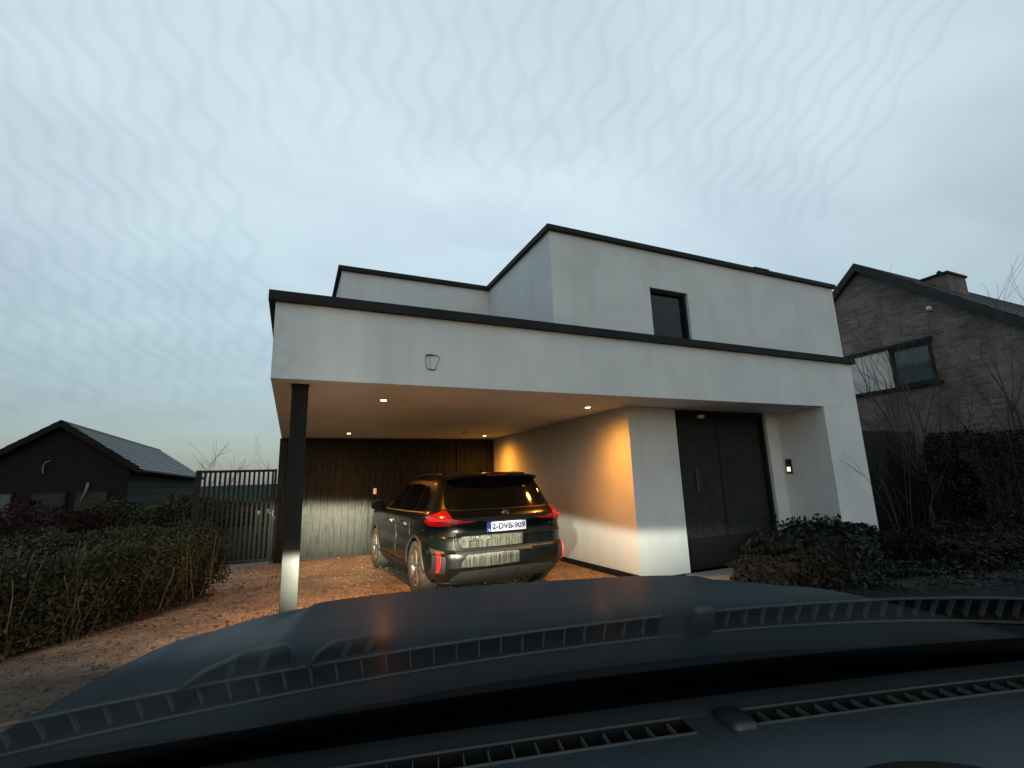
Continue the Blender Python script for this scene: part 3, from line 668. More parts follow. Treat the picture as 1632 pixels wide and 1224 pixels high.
bare('bare_shrub', 'slender leafless shrub between the dark fence and the white panelled window', (12.0, 6.2, 0), 4, 4.2, .42, 11, .014)
bare('bare_shrub', 'thin bare twigs reaching across the white corner pier', (8.95, 4.75, 0), 5, 1.9, .32, 21, .006, depth=1, lean=(-.1, 0))
bare('bare_tree', 'small leafless tree far behind the gate', (-1.2, 30, 0), 1, 4.3, .1, 8, .05, depth=3)
bare('bare_shrub', 'spindly leafless shrub far behind the gate, left of the small bare tree', (-2.3, 30, 0), 2, 3.4, .1, 9, .02, depth=1)
bare('bare_shrub', 'reddish leafless shrub just behind the left end of the metal gate', (-1.75, 12.6, 0), 7, 1.9, .2, 31, .008)
# pale garden stones beyond the gate
for i, (x, y, z, a, h, lb) in enumerate(((-1.02, 19.5, 0, .12, .78, 'pale square garden post beyond the gate, left one of three'), (-.72, 19.5, 0, .11, .82, 'slim pale garden post beyond the gate, middle one of three'), (-.42, 18.2, 0, .20, .62, 'low pale garden block beyond the gate, beside the timber wall'))):
    t = thing('garden_post', lb, 'post', (x, y, z), group='pale posts in the garden behind the gate')
    MB().box(-a / 2, a / 2, -a / 2, a / 2, 0, h - .12, .01).build('shaft', mat('weathered_post', (.06, .06, .055), rough=.9), t, local=True)
    MB().box(-a / 2 - .01, a / 2 + .01, -a / 2 - .01, a / 2 + .01, h - .119, h, .01).build('cap', mat('pale_cap', (.4, .41, .4), rough=.7), t, local=True)

# loose stones on the gravel drive
ico = [(0, 0, 1), (.89, 0, .45), (.28, .85, .45), (-.72, .53, .45), (-.72, -.53, .45), (.28, -.85, .45), (.72, .53, -.45), (-.28, .85, -.45), (-.89, 0, -.45), (-.28, -.85, -.45), (.72, -.53, -.45), (0, 0, -1)]
icf = [(0, 1, 2), (0, 2, 3), (0, 3, 4), (0, 4, 5), (0, 5, 1), (1, 6, 2), (2, 7, 3), (3, 8, 4), (4, 9, 5), (5, 10, 1), (6, 7, 2), (7, 8, 3), (8, 9, 4), (9, 10, 5), (10, 6, 1), (11, 7, 6), (11, 8, 7), (11, 9, 8), (11, 10, 9), (11, 6, 10)]
n = 14000
px = rng.uniform(-4.5, 5, n); py = rng.uniform(2.2, 11.5, n)
keep = (px < 4.6) & ~((px > -0.12) & (px < .16) & (py > 5.4) & (py < 5.6)); px, py = px[keep], py[keep]; n = len(px)
sc = np.clip(rng.lognormal(-4.75, .42, n), .004, .024)
ic_ = np.array(ico); th = rng.uniform(0, 6.28, n)
V = ic_[None] * sc[:, None, None] * np.stack([rng.uniform(.8, 1.4, n), rng.uniform(.8, 1.3, n), rng.uniform(.45, .8, n)], 1)[:, None, :]
V = V * (1 + rng.uniform(-.15, .15, (n, 12, 1)))
xr = V[:, :, 0] * np.cos(th)[:, None] - V[:, :, 1] * np.sin(th)[:, None]; yr = V[:, :, 0] * np.sin(th)[:, None] + V[:, :, 1] * np.cos(th)[:, None]
V = np.stack([xr + px[:, None], yr + py[:, None], V[:, :, 2] + 0.004 + sc[:, None] * .2], 2).reshape(-1, 3)
F = (np.array(icf)[None] + (np.arange(n) * 12)[:, None, None]).reshape(-1, 3)
tag(npmesh('gravel', V, F, M['pebble']), 'loose brown stones scattered on the driveway', 'gravel', kind='stuff')
# ------------------------------------------------------------------ parked SUV
SX, SY, SROT, SSC = 2.69, 6.14, R(2.5), 1.03
suv = thing('parked_suv', 'wet black SUV with red tail lamps parked under the carport', 'car', (SX, SY, 0), SROT)
suv.scale = (1.115, SSC, SSC)
LV = [(.20, .25, .80, 4.2), (.26, .12, .86, 4.35), (.34, .05, .895, 4.45), (.40, .015, .915, 4.5), (.43, -.01, .92, 4.5), (.56, -.02, .925, 4.5), (.597, -.015, .925, 4.5),
      (.612, .03, .922, 4.5), (.64, .045, .92, 4.49), (.76, .035, .915, 4.46), (.785, .03, .915, 4.44), (.80, .06, .915, 4.43), (.86, .07, .915, 4.38), (.95, .062, .912, 4.25),
      (.985, .06, .908, 4.05), (1.02, .075, .90, 3.7), (1.05, .11, .885, 3.45), (1.08, .16, .855, 3.3), (1.11, .20, .83, 3.2), (1.2, .27, .79, 3.02), (1.35, .38, .725, 2.75), (1.46, .46, .67, 2.52),
      (1.52, .50, .635, 2.38), (1.56, .55, .59, 2.2), (1.585, .62, .52, 2.0), (1.60, .75, .42, 1.75), (1.605, 1.0, .22, 1.5)]
def levels(z):
    for a, b in zip(LV, LV[1:]):
        if a[0] <= z <= b[0]:
            k = (z - a[0]) / (b[0] - a[0]); return [p + (q - p) * k for p, q in zip(a, b)]
    return LV[-1]
rows = []; NT = 220
zs = []
for a, b in zip(LV, LV[1:]):
    n_ = max(1, int(round((b[0] - a[0]) / .03)))
    zs += [a[0] + (b[0] - a[0]) * i / n_ for i in range(n_)]
zs.append(LV[-1][0])
for z in zs:
    _, ry_, hw, fy = levels(z); yc = (ry_ + fy) / 2; ly = (fy - ry_) / 2; row = []
    for j in range(NT + 1):
        t = 2 * math.pi * j / NT
        # even-ish spacing on a superellipse |x|^4 + |y|^9
        cxx, syy = math.cos(t), math.sin(t)
        x_ = math.copysign(abs(cxx) ** (2 / 5), cxx); y_ = math.copysign(abs(syy) ** (2 / 12), syy)
        # subtle shoulder crease and waist
        s_ = 1 - .012 * math.exp(-((z - .70) / .06) ** 2) * (1 if abs(x_) > .9 else 0)
        row.append((x_ * hw * s_, yc + y_ * ly, z))
    rows.append(row)
bm_ = MB().grid(rows)
bm_.poly([p for p in rows[0][:-1]][::-1]); bm_.poly(rows[-1][:-1])
import bmesh
tmp = bm_.build('body', M['paint'], None)
bmx = bmesh.new(); bmx.from_mesh(tmp.data); bmesh.ops.remove_doubles(bmx, verts=bmx.verts, dist=1e-5); bmesh.ops.recalc_face_normals(bmx, faces=bmx.faces); 
bvh = BVHTree.FromBMesh(bmx); bmx.to_mesh(tmp.data); bmx.free()
# wheel arches cut by boolean
WY = (.93, 3.62); WR = .352
cut = MB()
for yy in WY:
    for s_ in (-1, 1):
        c_ = bmesh.new(); bmesh.ops.create_cone(c_, cap_ends=True, segments=48, radius1=.392, radius2=.392, depth=.36)
        cut.bm(c_, Matrix.Translation((s_ * .86, yy, .365)) @ Matrix.Rotation(R(90), 4, 'Y'))
cuto = cut.build('cutter', None)
md = tmp.modifiers.new('b', 'BOOLEAN'); md.object = cuto; md.operation = 'DIFFERENCE'; md.solver = 'EXACT'
dg = bpy.context.evaluated_depsgraph_get()
me2 = bpy.data.meshes.new_from_object(tmp.evaluated_get(dg))
bpy.data.objects.remove(tmp); bpy.data.objects.remove(cuto)
body = link('body', me2, M['paint'], suv, smooth=True)
try: me2.set_sharp_from_angle(angle=R(24))
except Exception: pass
def hit(side, a, z):
    if side == 'rear': h = bvh.ray_cast(Vector((a, -3, z)), Vector((0, 1, 0)))
    elif side == 'left': h = bvh.ray_cast(Vector((-3, a, z)), Vector((1, 0, 0)))
    elif side == 'right': h = bvh.ray_cast(Vector((3, a, z)), Vector((-1, 0, 0)))
    else: h = bvh.ray_cast(Vector((a, 8, z)), Vector((0, -1, 0)))
    return h[0], h[1]
def patch(name, side, cols, mt, off=.004, nr=6, sub=4, parent=None, smooth=True):
    """a raised shell following the body between lower and upper curves: cols = (a, zlow, zhigh)"""
    P = []; cc = []
    for c0, c1 in zip(cols, cols[1:]):
        for i in range(sub): cc.append([p + (q - p) * i / sub for p, q in zip(c0, c1)])
    cc.append(cols[-1])
    for a, z0, z1 in cc:
        row = []
        for j in range(nr + 1):
            z = z0 + (z1 - z0) * j / nr; h, nn = hit(side, a, z)
            if h is None: h, nn = (Vector((0, 0, 0)), Vector((0, 0, 1))) if not row else (row[-1][0], row[-1][1])
            row.append((h, nn))
        P.append(row)
    outer = [[h + nn * off for h, nn in row] for row in P]
    b = MB().grid(outer)
    ring = [P[i][0] for i in range(len(P))] + [P[-1][j] for j in range(1, nr + 1)] + [P[i][-1] for i in range(len(P) - 2, -1, -1)] + [P[0][j] for j in range(nr - 1, 0, -1)]
    ring.append(ring[0])
    b.grid([[h + nn * off for h, nn in ring], [h - nn * .01 for h, nn in ring]])
    return b.build(name, mt, parent or suv, smooth=smooth, local=True, auto=35)
M['glint_streak'] = mat('wet_paint_lamp_glints', (0.036, 0.040, 0.033), rough=0.36, metal=0.3, coat=.5, coat_rough=.2, var=.92, var_scale=17, var_stretch=(9, 1, .16), bump=1.0, bump_scale=14, bump_stretch=(8, 1, .2), bdist=.02, rough_var=.15, detail=3)  # pale streaks in the colour stand for headlamp glints on wet paint
tg = patch('tailgate', 'rear', [(-.66, .79, .80), (-.64, .66, 1.03), (-.5, .635, 1.06), (0, .635, 1.07), (.5, .635, 1.06), (.64, .66, 1.03), (.66, .79, .80)], M['paint'], .005, 12, 8)
patch('tailgate_glint_patch', 'rear', [(-.625, .772, .782), (-.585, .66, .785), (-.3, .652, .786), (0, .652, .786), (.2, .655, .786)], M['glint_streak'], .012, 6, 8, tg)  # patch carrying the painted glints, not a separate panel
patch('bumper_glint_patch', 'rear', [(-.60, .44, .49), (-.53, .435, .582), (-.3, .43, .585), (-.1, .43, .585), (.12, .44, .58)], M['glint_streak'], .006, 6, 6)  # painted headlamp glints on the left of the bumper, no real part
patch('bumper_edge', 'rear', [(-.64, .585, .597), (-.3, .588, .60), (0, .588, .60), (.3, .588, .60)], M['diffuser'], .018, 1, 6)
patch('bumper_groove', 'rear', [(-.66, .606, .62), (-.3, .606, .622), (.3, .606, .622), (.66, .606, .62)], M['plastic'], .008, 1, 6)
patch('bumper_corner_edge', 'rear', [(-.665, .60, .685), (-.645, .59, .62), (-.63, .585, .60)], M['diffuser'], .015, 3, 3)
patch('diffuser', 'rear', [(-.70, .25, .30), (-.6, .22, .385), (-.2, .215, .39), (.2, .215, .39), (.6, .22, .385), (.70, .25, .30)], M['diffuser'], .010, 4, 5)
for x_ in (-.36, -.12, .12, .36): patch('diffuser_fin', 'rear', [(x_ - .012, .21, .36), (x_ + .012, .21, .36)], M['plastic'], .035, 3, 1)
patch('lower_trim', 'rear', [(-.85, .21, .25), (-.6, .205, .225), (.6, .205, .225), (.85, .21, .25)], M['plastic'], .012, 1, 5)
for s_ in (-1, 1):
    x0, x1 = (.818, .838)
    patch('reflector', 'rear', [(s_ * x0, .385, .60), (s_ * x1, .385, .625)], M['redrefl'], .012, 4, 3)
    patch('air_outlet', 'rear', [(s_ * .77, .36, .62), (s_ * .88, .36, .66)], M['plastic'], .005, 4, 4)
    # tail lamp: wide outer block tapering into a thin inner blade
    tl_ = patch('tail_light', 'rear', [(s_ * .885, .935, 1.035), (s_ * .84, .925, 1.062), (s_ * .76, .928, 1.095), (s_ * .705, .932, 1.108), (s_ * .675, .94, 1.005), (s_ * .56, .95, .985), (s_ * .40, .965, .975)], M['redlens'], .012, 5, 5)
    patch('lamp_blade', 'rear', [(s_ * .86, .985, 1.0), (s_ * .72, .985, 1.0), (s_ * .70, .955, .972), (s_ * .44, .966, .974)], mat('bright_red_bar', (.6, .01, .02), rough=.25, emit=(1, .03, .05), emit_s=.10), .016, 1, 5, tl_)
    patch('side_lamp', 'left' if s_ < 0 else 'right', [(.16, .93, 1.03), (.30, .93, 1.045), (.42, .95, 1.03), (.50, .975, .985)], M['redlens'], .010, 4, 4, tl_)
# glass
gl = patch('rear_window', 'rear', [(-.665, 1.14, 1.16), (-.62, 1.125, 1.40), (-.56, 1.12, 1.49), (0, 1.115, 1.50), (.56, 1.12, 1.49), (.62, 1.125, 1.40), (.665, 1.14, 1.16)], M['carglass'], .004, 8, 6)
patch('window_seal', 'rear', [(-.66, 1.105, 1.115), (0, 1.095, 1.105), (.66, 1.105, 1.115)], M['plastic'], .006, 1, 8, gl)
for s_, sd_n in ((-1, 'left'), (1, 'right')):
    patch('quarter_window', sd_n, [(.72, 1.12, 1.14), (.80, 1.10, 1.30), (.95, 1.095, 1.40), (1.12, 1.09, 1.43)], M['carglass'], .003, 5, 4)
    patch('rear_side_window', sd_n, [(1.18, 1.09, 1.43), (1.6, 1.08, 1.46), (1.98, 1.08, 1.46)], M['carglass'], .003, 5, 4)
    patch('front_side_window', sd_n, [(2.04, 1.08, 1.46), (2.3, 1.08, 1.45), (2.6, 1.08, 1.38), (2.85, 1.08, 1.25), (3.0, 1.08, 1.12)], M['carglass'], .003, 5, 4)
    patch('window_trim', sd_n, [(.70, 1.07, 1.082), (1.5, 1.062, 1.074), (3.0, 1.06, 1.072)], M['grey_metal'], .008, 1, 10)
    patch('door_gap', sd_n, [(2.005, .40, 1.06), (2.017, .40, 1.06)], M['plastic'], .0035, 8, 1)
    patch('door_gap', sd_n, [(1.20, .74, 1.06), (1.212, .74, 1.06)], M['plastic'], .0035, 5, 1)
    patch('side_skirt', sd_n, [(1.36, .20, .35), (2.2, .20, .36), (3.2, .20, .35)], M['plastic'], .014, 3, 6)
    patch('door_crease', sd_n, [(.55, .86, .868), (1.5, .86, .866), (3.3, .87, .875)], M['paint'], .012, 1, 10)
    for yy in (1.42, 2.3):
        patch('door_handle', sd_n, [(yy, .90, .925), (yy + .2, .90, .93)], M['paint'], .035, 2, 4)
        patch('handle_recess', sd_n, [(yy + .01, .88, .90), (yy + .15, .88, .90)], M['grey_metal'], .005, 1, 3)
    # wheel arch lips
    for yy in WY:
        pts = []; 
        for i in range(25):
            a = math.pi * (-.02 + 1.04 * i / 24); zz = .365 + .40 * math.sin(a); y2 = yy + .40 * math.cos(a)
            h, nn = hit(sd_n, y2, max(zz, .22))
            if h: pts.append(h + nn * .004)
        MB().tube(pts, .018, 6).build('arch_trim', M['plastic'], suv, smooth=True, local=True)
    # mirror
    mr_ = MB().box(s_ * 1.10 if s_ < 0 else .90, -.90 if s_ < 0 else 1.10, 2.86, 3.02, 1.06, 1.19, .035).build('mirror', M['paint'], suv, smooth=True, local=True, auto=50)
    MB().box(s_ * 1.085 if s_ < 0 else .93, -.93 if s_ < 0 else 1.085, 2.848, 2.862, 1.078, 1.175, .006).build('mirror_glass', M['carglass'], mr_, local=True)
    MB().tube([(s_ * .85, 2.95, 1.07), (s_ * .96, 2.93, 1.10)], .025, 6).build('mirror_arm', M['plastic'], mr_, local=True)
    MB().tube([(s_ * .60, .75, 1.575), (s_ * .62, 1.2, 1.60), (s_ * .60, 1.8, 1.59), (s_ * .56, 2.2, 1.555)], .014, 8).build('roof_rail', M['plastic'], suv, smooth=True, local=True)
# roof spoiler
sp = MB(); rws = []
for i in range(25):
    u = -1 + 2 * i / 24; x_ = u * .62; bow = .07 * abs(u) ** 3; drop = .035 * abs(u) ** 3
    rws.append([(x_, .66 + bow, 1.588 - drop * 1.6), (x_, .50 + bow, 1.585 - drop), (x_, .36 + bow, 1.570 - drop), (x_, .335 + bow, 1.557 - drop), (x_, .345 + bow, 1.535 - drop), (x_, .42 + bow, 1.515 - drop), (x_, .52 + bow, 1.50 - drop)])
sp.grid(rws); sp.poly(rws[0]); sp.poly(rws[-1][::-1]); sp.build('spoiler', M['paint'], suv, smooth=True, local=True, auto=40)
MB().box(-.14, .14, .328, .338, 1.545, 1.555).build('brake_light', M['redlens'], suv, local=True)
for s_ in (-1, 1):
    fl = MB(); rws = []
    for i in range(8):
        v = i / 7; z = 1.16 + .37 * v; x0 = .70 - .085 * v; yy = .24 + .30 * v
        rws.append([(s_ * (x0 - .035), hit('rear', s_ * (x0 - .035), z)[0].y - .012, z), (s_ * (x0 + .005), hit('rear', s_ * (x0 - .035), z)[0].y - .035 * v - .002, z), (s_ * (x0 + .02), hit('rear', s_ * (x0 - .035), z)[0].y + .12, z)])
    fl.grid(rws).build('pillar_blade', M['carglass'], suv, smooth=True, local=True)
af = MB(); af.poly([(-.018, 1.0, 1.60), (.018, 1.0, 1.60), (.004, .86, 1.655), (-.004, .86, 1.655)]).poly([(-.018, 1.0, 1.60), (-.004, .86, 1.655), (-.006, .84, 1.60)]).poly([(.018, 1.0, 1.60), (.006, .84, 1.60), (.004, .86, 1.655)]).poly([(-.006, .84, 1.60), (-.004, .86, 1.655), (.004, .86, 1.655), (.006, .84, 1.60)])
af.build('antenna_fin', M['paint'], suv, local=True)
for s_ in (-1, 1):
    patch('tailgate_gap', 'rear', [(s_ * .672, .64, 1.0), (s_ * .679, .64, 1.0)], M['plastic'], .0065, 8, 1)
patch('tailgate_gap', 'rear', [(-.66, .628, .634), (0, .626, .632), (.66, .628, .634)], M['plastic'], .012, 1, 6)
# number plate
yp = hit('rear', 0, .9)[0].y - .02
pl = MB().box(-.268, .268, yp, yp + .018, .823, .953, .004).build('number_plate', M['plastic'], suv, local=True)
MB().box(-.260, .260, yp - .003, yp - .0005, .830, .946).build('plate_face', M['plate'], pl, local=True)
MB().box(-.2605, -.212, yp - .0045, yp - .0032, .8305, .9455).build('euro_band', M['plate_blue'], pl, local=True)
def text(s, size, loc, mt, name, parent, bold=.0, sx=1.0, shear=0.0, depth=.0008, rot=None):
    c = bpy.data.curves.new(name, 'FONT'); c.body = s; c.size = size; c.align_x = 'CENTER'; c.align_y = 'CENTER'; c.offset = bold; c.extrude = depth; c.shear = shear
    o = bpy.data.objects.new(name, c); COL.objects.link(o)
    me = bpy.data.meshes.new_from_object(o.evaluated_get(bpy.context.evaluated_depsgraph_get())); bpy.data.objects.remove(o)
    me.transform(Matrix.Translation(loc) @ (rot or Matrix.Rotation(R(90), 4, 'X')) @ Matrix.Diagonal((sx, 1, 1, 1)))
    return link(name, me, mt, parent)
text('2-DVB-909', .105, (.024, yp - .0045, .888), M['plate_ink'], 'lettering', pl, bold=.0015, sx=.92)
text('B', .035, (-.236, yp - .0055, .85), M['plate'], 'country_letter', pl, bold=.0005)
ypl = yp + .004
MB().box(-.30, .30, yp - .03, yp + .03, .960, .972, .004).build('plate_light_bar', M['plastic'], suv, local=True)
pll = bpy.data.lights.new('plate_lamp', 'AREA'); pll.shape = 'RECTANGLE'; pll.size = .4; pll.size_y = .02; pll.energy = .35; pll.color = (.9, .95, 1)
plo = bpy.data.objects.new('plate_lamp', pll); COL.objects.link(plo); plo.parent = suv; plo.location = (0, yp - .035, .955); plo.rotation_euler = (R(35), 0, 0)
# round emblem with quarters
ye = hit('rear', 0, 1.045)[0].y - .014
em = MB().lathe([(.0, 0), (.041, 0), (.041, .012)], 'y', 28, (0, ye, 1.045)).build('emblem', M['plastic'], suv, local=True)
MB().lathe([(.037, -.001), (.040, -.004), (.0435, -.001), (.043, .01)], 'y', 28, (0, ye, 1.045)).build('emblem_ring', M['chrome'], em, smooth=True, local=True)
MB().lathe([(.021, -.001), (.023, -.0025), (.025, -.001)], 'y', 28, (0, ye, 1.045)).build('inner_ring', M['chrome'], em, local=True)
for k, mt_ in enumerate((M['plastic'], M['chrome'], M['plastic'], M['chrome'])):
    a0 = k * math.pi / 2; MB().poly([(0, ye - .0015, 1.045)] + [(.021 * math.cos(a0 + math.pi / 2 * i / 8), ye - .0015, 1.045 + .021 * math.sin(a0 + math.pi / 2 * i / 8)) for i in range(9)]).build('quarter', mt_, em, local=True)
for i, ch_ in enumerate('BMW'):
    a = R(140 - 50 * i); text(ch_, .016, (.031 * math.cos(a), ye - .0015, 1.045 + .031 * math.sin(a)), M['chrome'], 'emblem_letter', em, bold=.0004)
def badge(cx, cz, w, h, n, lean=0):
    y_ = hit('rear', cx, cz)[0].y - .014; b = MB()
    for i in range(n):
        x0 = cx - w / 2 + w * i / n; wd = w / n * .72
        b.box(x0, x0 + wd, y_, y_ + .006, cz + h * .28, cz + h / 2); b.box(x0, x0 + wd, y_, y_ + .006, cz - h / 2, cz - h * .28); b.box(x0, x0 + wd * .3, y_ + .0001, y_ + .0059, cz - h * .28, cz + h * .28)
        if i % 2: b.box(x0 + wd * .6, x0 + wd, y_ + .0001, y_ + .0059, cz - h * .28, cz + h * .28)
    b.build('badge', M['chrome'], suv, local=True)
badge(.63, .885, .12, .030, 4); badge(.60, .79, .15, .016, 7); badge(-.42, .752, .13, .036, 4)
# wheels
def wheel(y, s_):
    wroot = bpy.data.objects.new('wheel', None); COL.objects.link(wroot); wroot.parent = suv; wroot.location = (s_ * .80, y, WR - .004)
    ty = MB().lathe([(.235, -.105), (.27, -.117), (.31, -.12), (.338, -.112), (.350, -.095), (.352, -.06), (.3535, 0), (.352, .06), (.350, .095), (.338, .112), (.31, .12), (.27, .117), (.235, .105)], 'x', 56)
    ty.build('tyre', M['tyre'], wroot, smooth=True, local=True)
    rm = MB().lathe([(.236, .108 * s_), (.245, .112 * s_), (.252, .100 * s_), (.236, .085 * s_), (.225, .03 * s_), (.225, -.08 * s_)], 'x', 48)
    for k in range(5):
        for dlt in (-.16, .16):
            a = 2 * math.pi * k / 5 + .3; a2 = a + dlt
            p0 = Vector((.085 * s_, .05 * math.cos(a + dlt * .6), .05 * math.sin(a + dlt * .6))); p1 = Vector((.098 * s_, .24 * math.cos(a2), .24 * math.sin(a2)))
            rm.tube([p0, (p0 + p1) / 2 - Vector((.004 * s_, 0, 0)), p1], [.019, .014, .013], 6)
    rm.lathe([(.0, .10 * s_), (.032, .10 * s_), (.036, .092 * s_), (.065, .08 * s_), (.07, .04 * s_)], 'x', 24)
    rm.build('rim', M['rim'], wroot, smooth=True, local=True, auto=40)
    MB().lathe([(.0, .02 * s_), (.15, .02 * s_), (.155, .0), (.15, -.02 * s_)], 'x', 32).build('brake_disc', M['grey_metal'], wroot, local=True)
for y_ in WY:
    for s_ in (-1, 1): wheel(y_, s_)
MB().box(-.66, .66, .3, 4.1, .215, .5).build('underbody', M['plastic'], suv, local=True)
for s_ in (-1, 1):
    patch('headlight', 'front', [(s_ * .80, .70, .80), (s_ * .55, .70, .80)], M['winglass'], .006, 3, 4)

# ------------------------------------------------------------------ the car the view is taken from
HEAD = R(14.5)
own = thing('car', 'dark car in the foreground seen from its dashboard over the bonnet', 'car', (0, 0, 0), -HEAD)
M['bonnet'] = mat('dark_navy_bonnet_paint', (0.0085, 0.0205, 0.031), rough=0.5, metal=0.0, coat=0.12, coat_rough=0.22, spec=0.10, var=.25, var_scale=3, bump=.03, bump_scale=120, bdist=.003)
M['dash'] = mat('grained_dashboard', (0.075, 0.104, 0.128), rough=0.62, var=.12, var_scale=7, bump=.25, bump_scale=900, bdist=.0012, spec=.35)
M['dash_grain'] = mat('coarse_grained_pad', (0.010, 0.011, 0.012), rough=0.6, bump=1.0, bump_scale=420, bdist=.004, spec=.5)
M['slot'] = mat('vent_black', (0.003, 0.0025, 0.002), rough=0.8)
M['fin'] = mat('vent_fin', (0.30, 0.29, 0.28), rough=0.5)
SC, T0, HWD, LEN = .29, .80, .925, .965
def sm(a, b, x):
    x = max(0, min(1, (x - a) / (b - a))); return x * x * (3 - 2 * x)
rows = []
NP = 120
def zb(s, t, rho):
    z = 1.138 + .028 * (1 - min(1, rho) ** 2.2) 
    e_ = .66 - .05 * (t - .8)
    z += .020 * (1 - sm(e_, e_ + .05, abs(s - SC))) * (1 - sm(.93, 1.0, rho))
    z += .014 * sm(.82, .90, abs(s - SC)) * (1 - sm(1.0, 1.02, rho))
    return z
for rho in [0, .15, .3, .45, .55, .62, .66, .70, .74, .78, .82, .86, .89, .92, .94, .96, .975, .99, 1.0]:
    row = []
    for j in range(NP + 1):
        a = math.pi * j / NP; ca, sa = math.cos(a), math.sin(a)
        s = SC + HWD * rho * math.copysign(abs(ca) ** (2 / 3.6), ca); t = T0 + LEN * rho * abs(sa) ** (2 / 3.6)
        row.append((s, t, zb(s, t, rho)))
    rows.append(row)
for dr, dz in ((1.012, -.006), (1.022, -.02), (1.027, -.04)):
    row = []
    for j in range(NP + 1):
        a = math.pi * j / NP; ca, sa = math.cos(a), math.sin(a)
        row.append((SC + HWD * dr * math.copysign(abs(ca) ** (2 / 3.6), ca), T0 + LEN * dr * abs(sa) ** (2 / 3.6), 1.142 + dz))
    rows.append(row)
bn = MB().grid(rows)
# part of the bonnet behind T0
rr_ = []
for i in range(15):
    t = .60 + .2 * i / 14; row = []
    for j in range(61):
        u = -1 + 2 * j / 60; s = SC + u * HWD; row.append((s, t, zb(s, T0, abs(u)) + .00))
    rr_.append(row)
bn.grid(rr_)
bn.build('bonnet', M['bonnet'], own, smooth=True, local=True)
# body sides and nose below the bonnet edge
rows = []
for (k, z) in ((1.027, 1.095), (1.032, 1.0), (1.036, .8), (1.04, .62), (1.04, .45), (1.0, .28)):
    row = [(SC - HWD * k, -1.0, z), (SC - HWD * k, .2, z)]
    pr = []
    for j in range(NP + 1):
        a = math.pi * j / NP; ca, sa = math.cos(a), math.sin(a)
        pr.append((SC + HWD * k * math.copysign(abs(ca) ** (2 / 3.6), ca), T0 + LEN * k * abs(sa) ** (2 / 3.6), z))
    row += pr[::-1] + [(SC + HWD * k, .2, z), (SC + HWD * k, -1.0, z)]
    rows.append(row)
MB().grid(rows).build('front_body', M['bonnet'], own, smooth=True, local=True)
for s_ in (-1, 1):
    wroot = bpy.data.objects.new('wheel', None); COL.objects.link(wroot); wroot.parent = own; wroot.location = (SC + s_ * .86, .95, .35)
    MB().lathe([(.23, -.10), (.31, -.12), (.345, -.10), (.352, 0), (.345, .10), (.31, .12), (.23, .10)], 'x', 40).build('tyre', M['tyre'], wroot, smooth=True, local=True)
    MB().lathe([(.0, .09 * s_), (.06, .10 * s_), (.10, .07 * s_), (.20, .08 * s_), (.235, .105 * s_)], 'x', 40).build('rim', M['rim'], wroot, smooth=True, local=True)
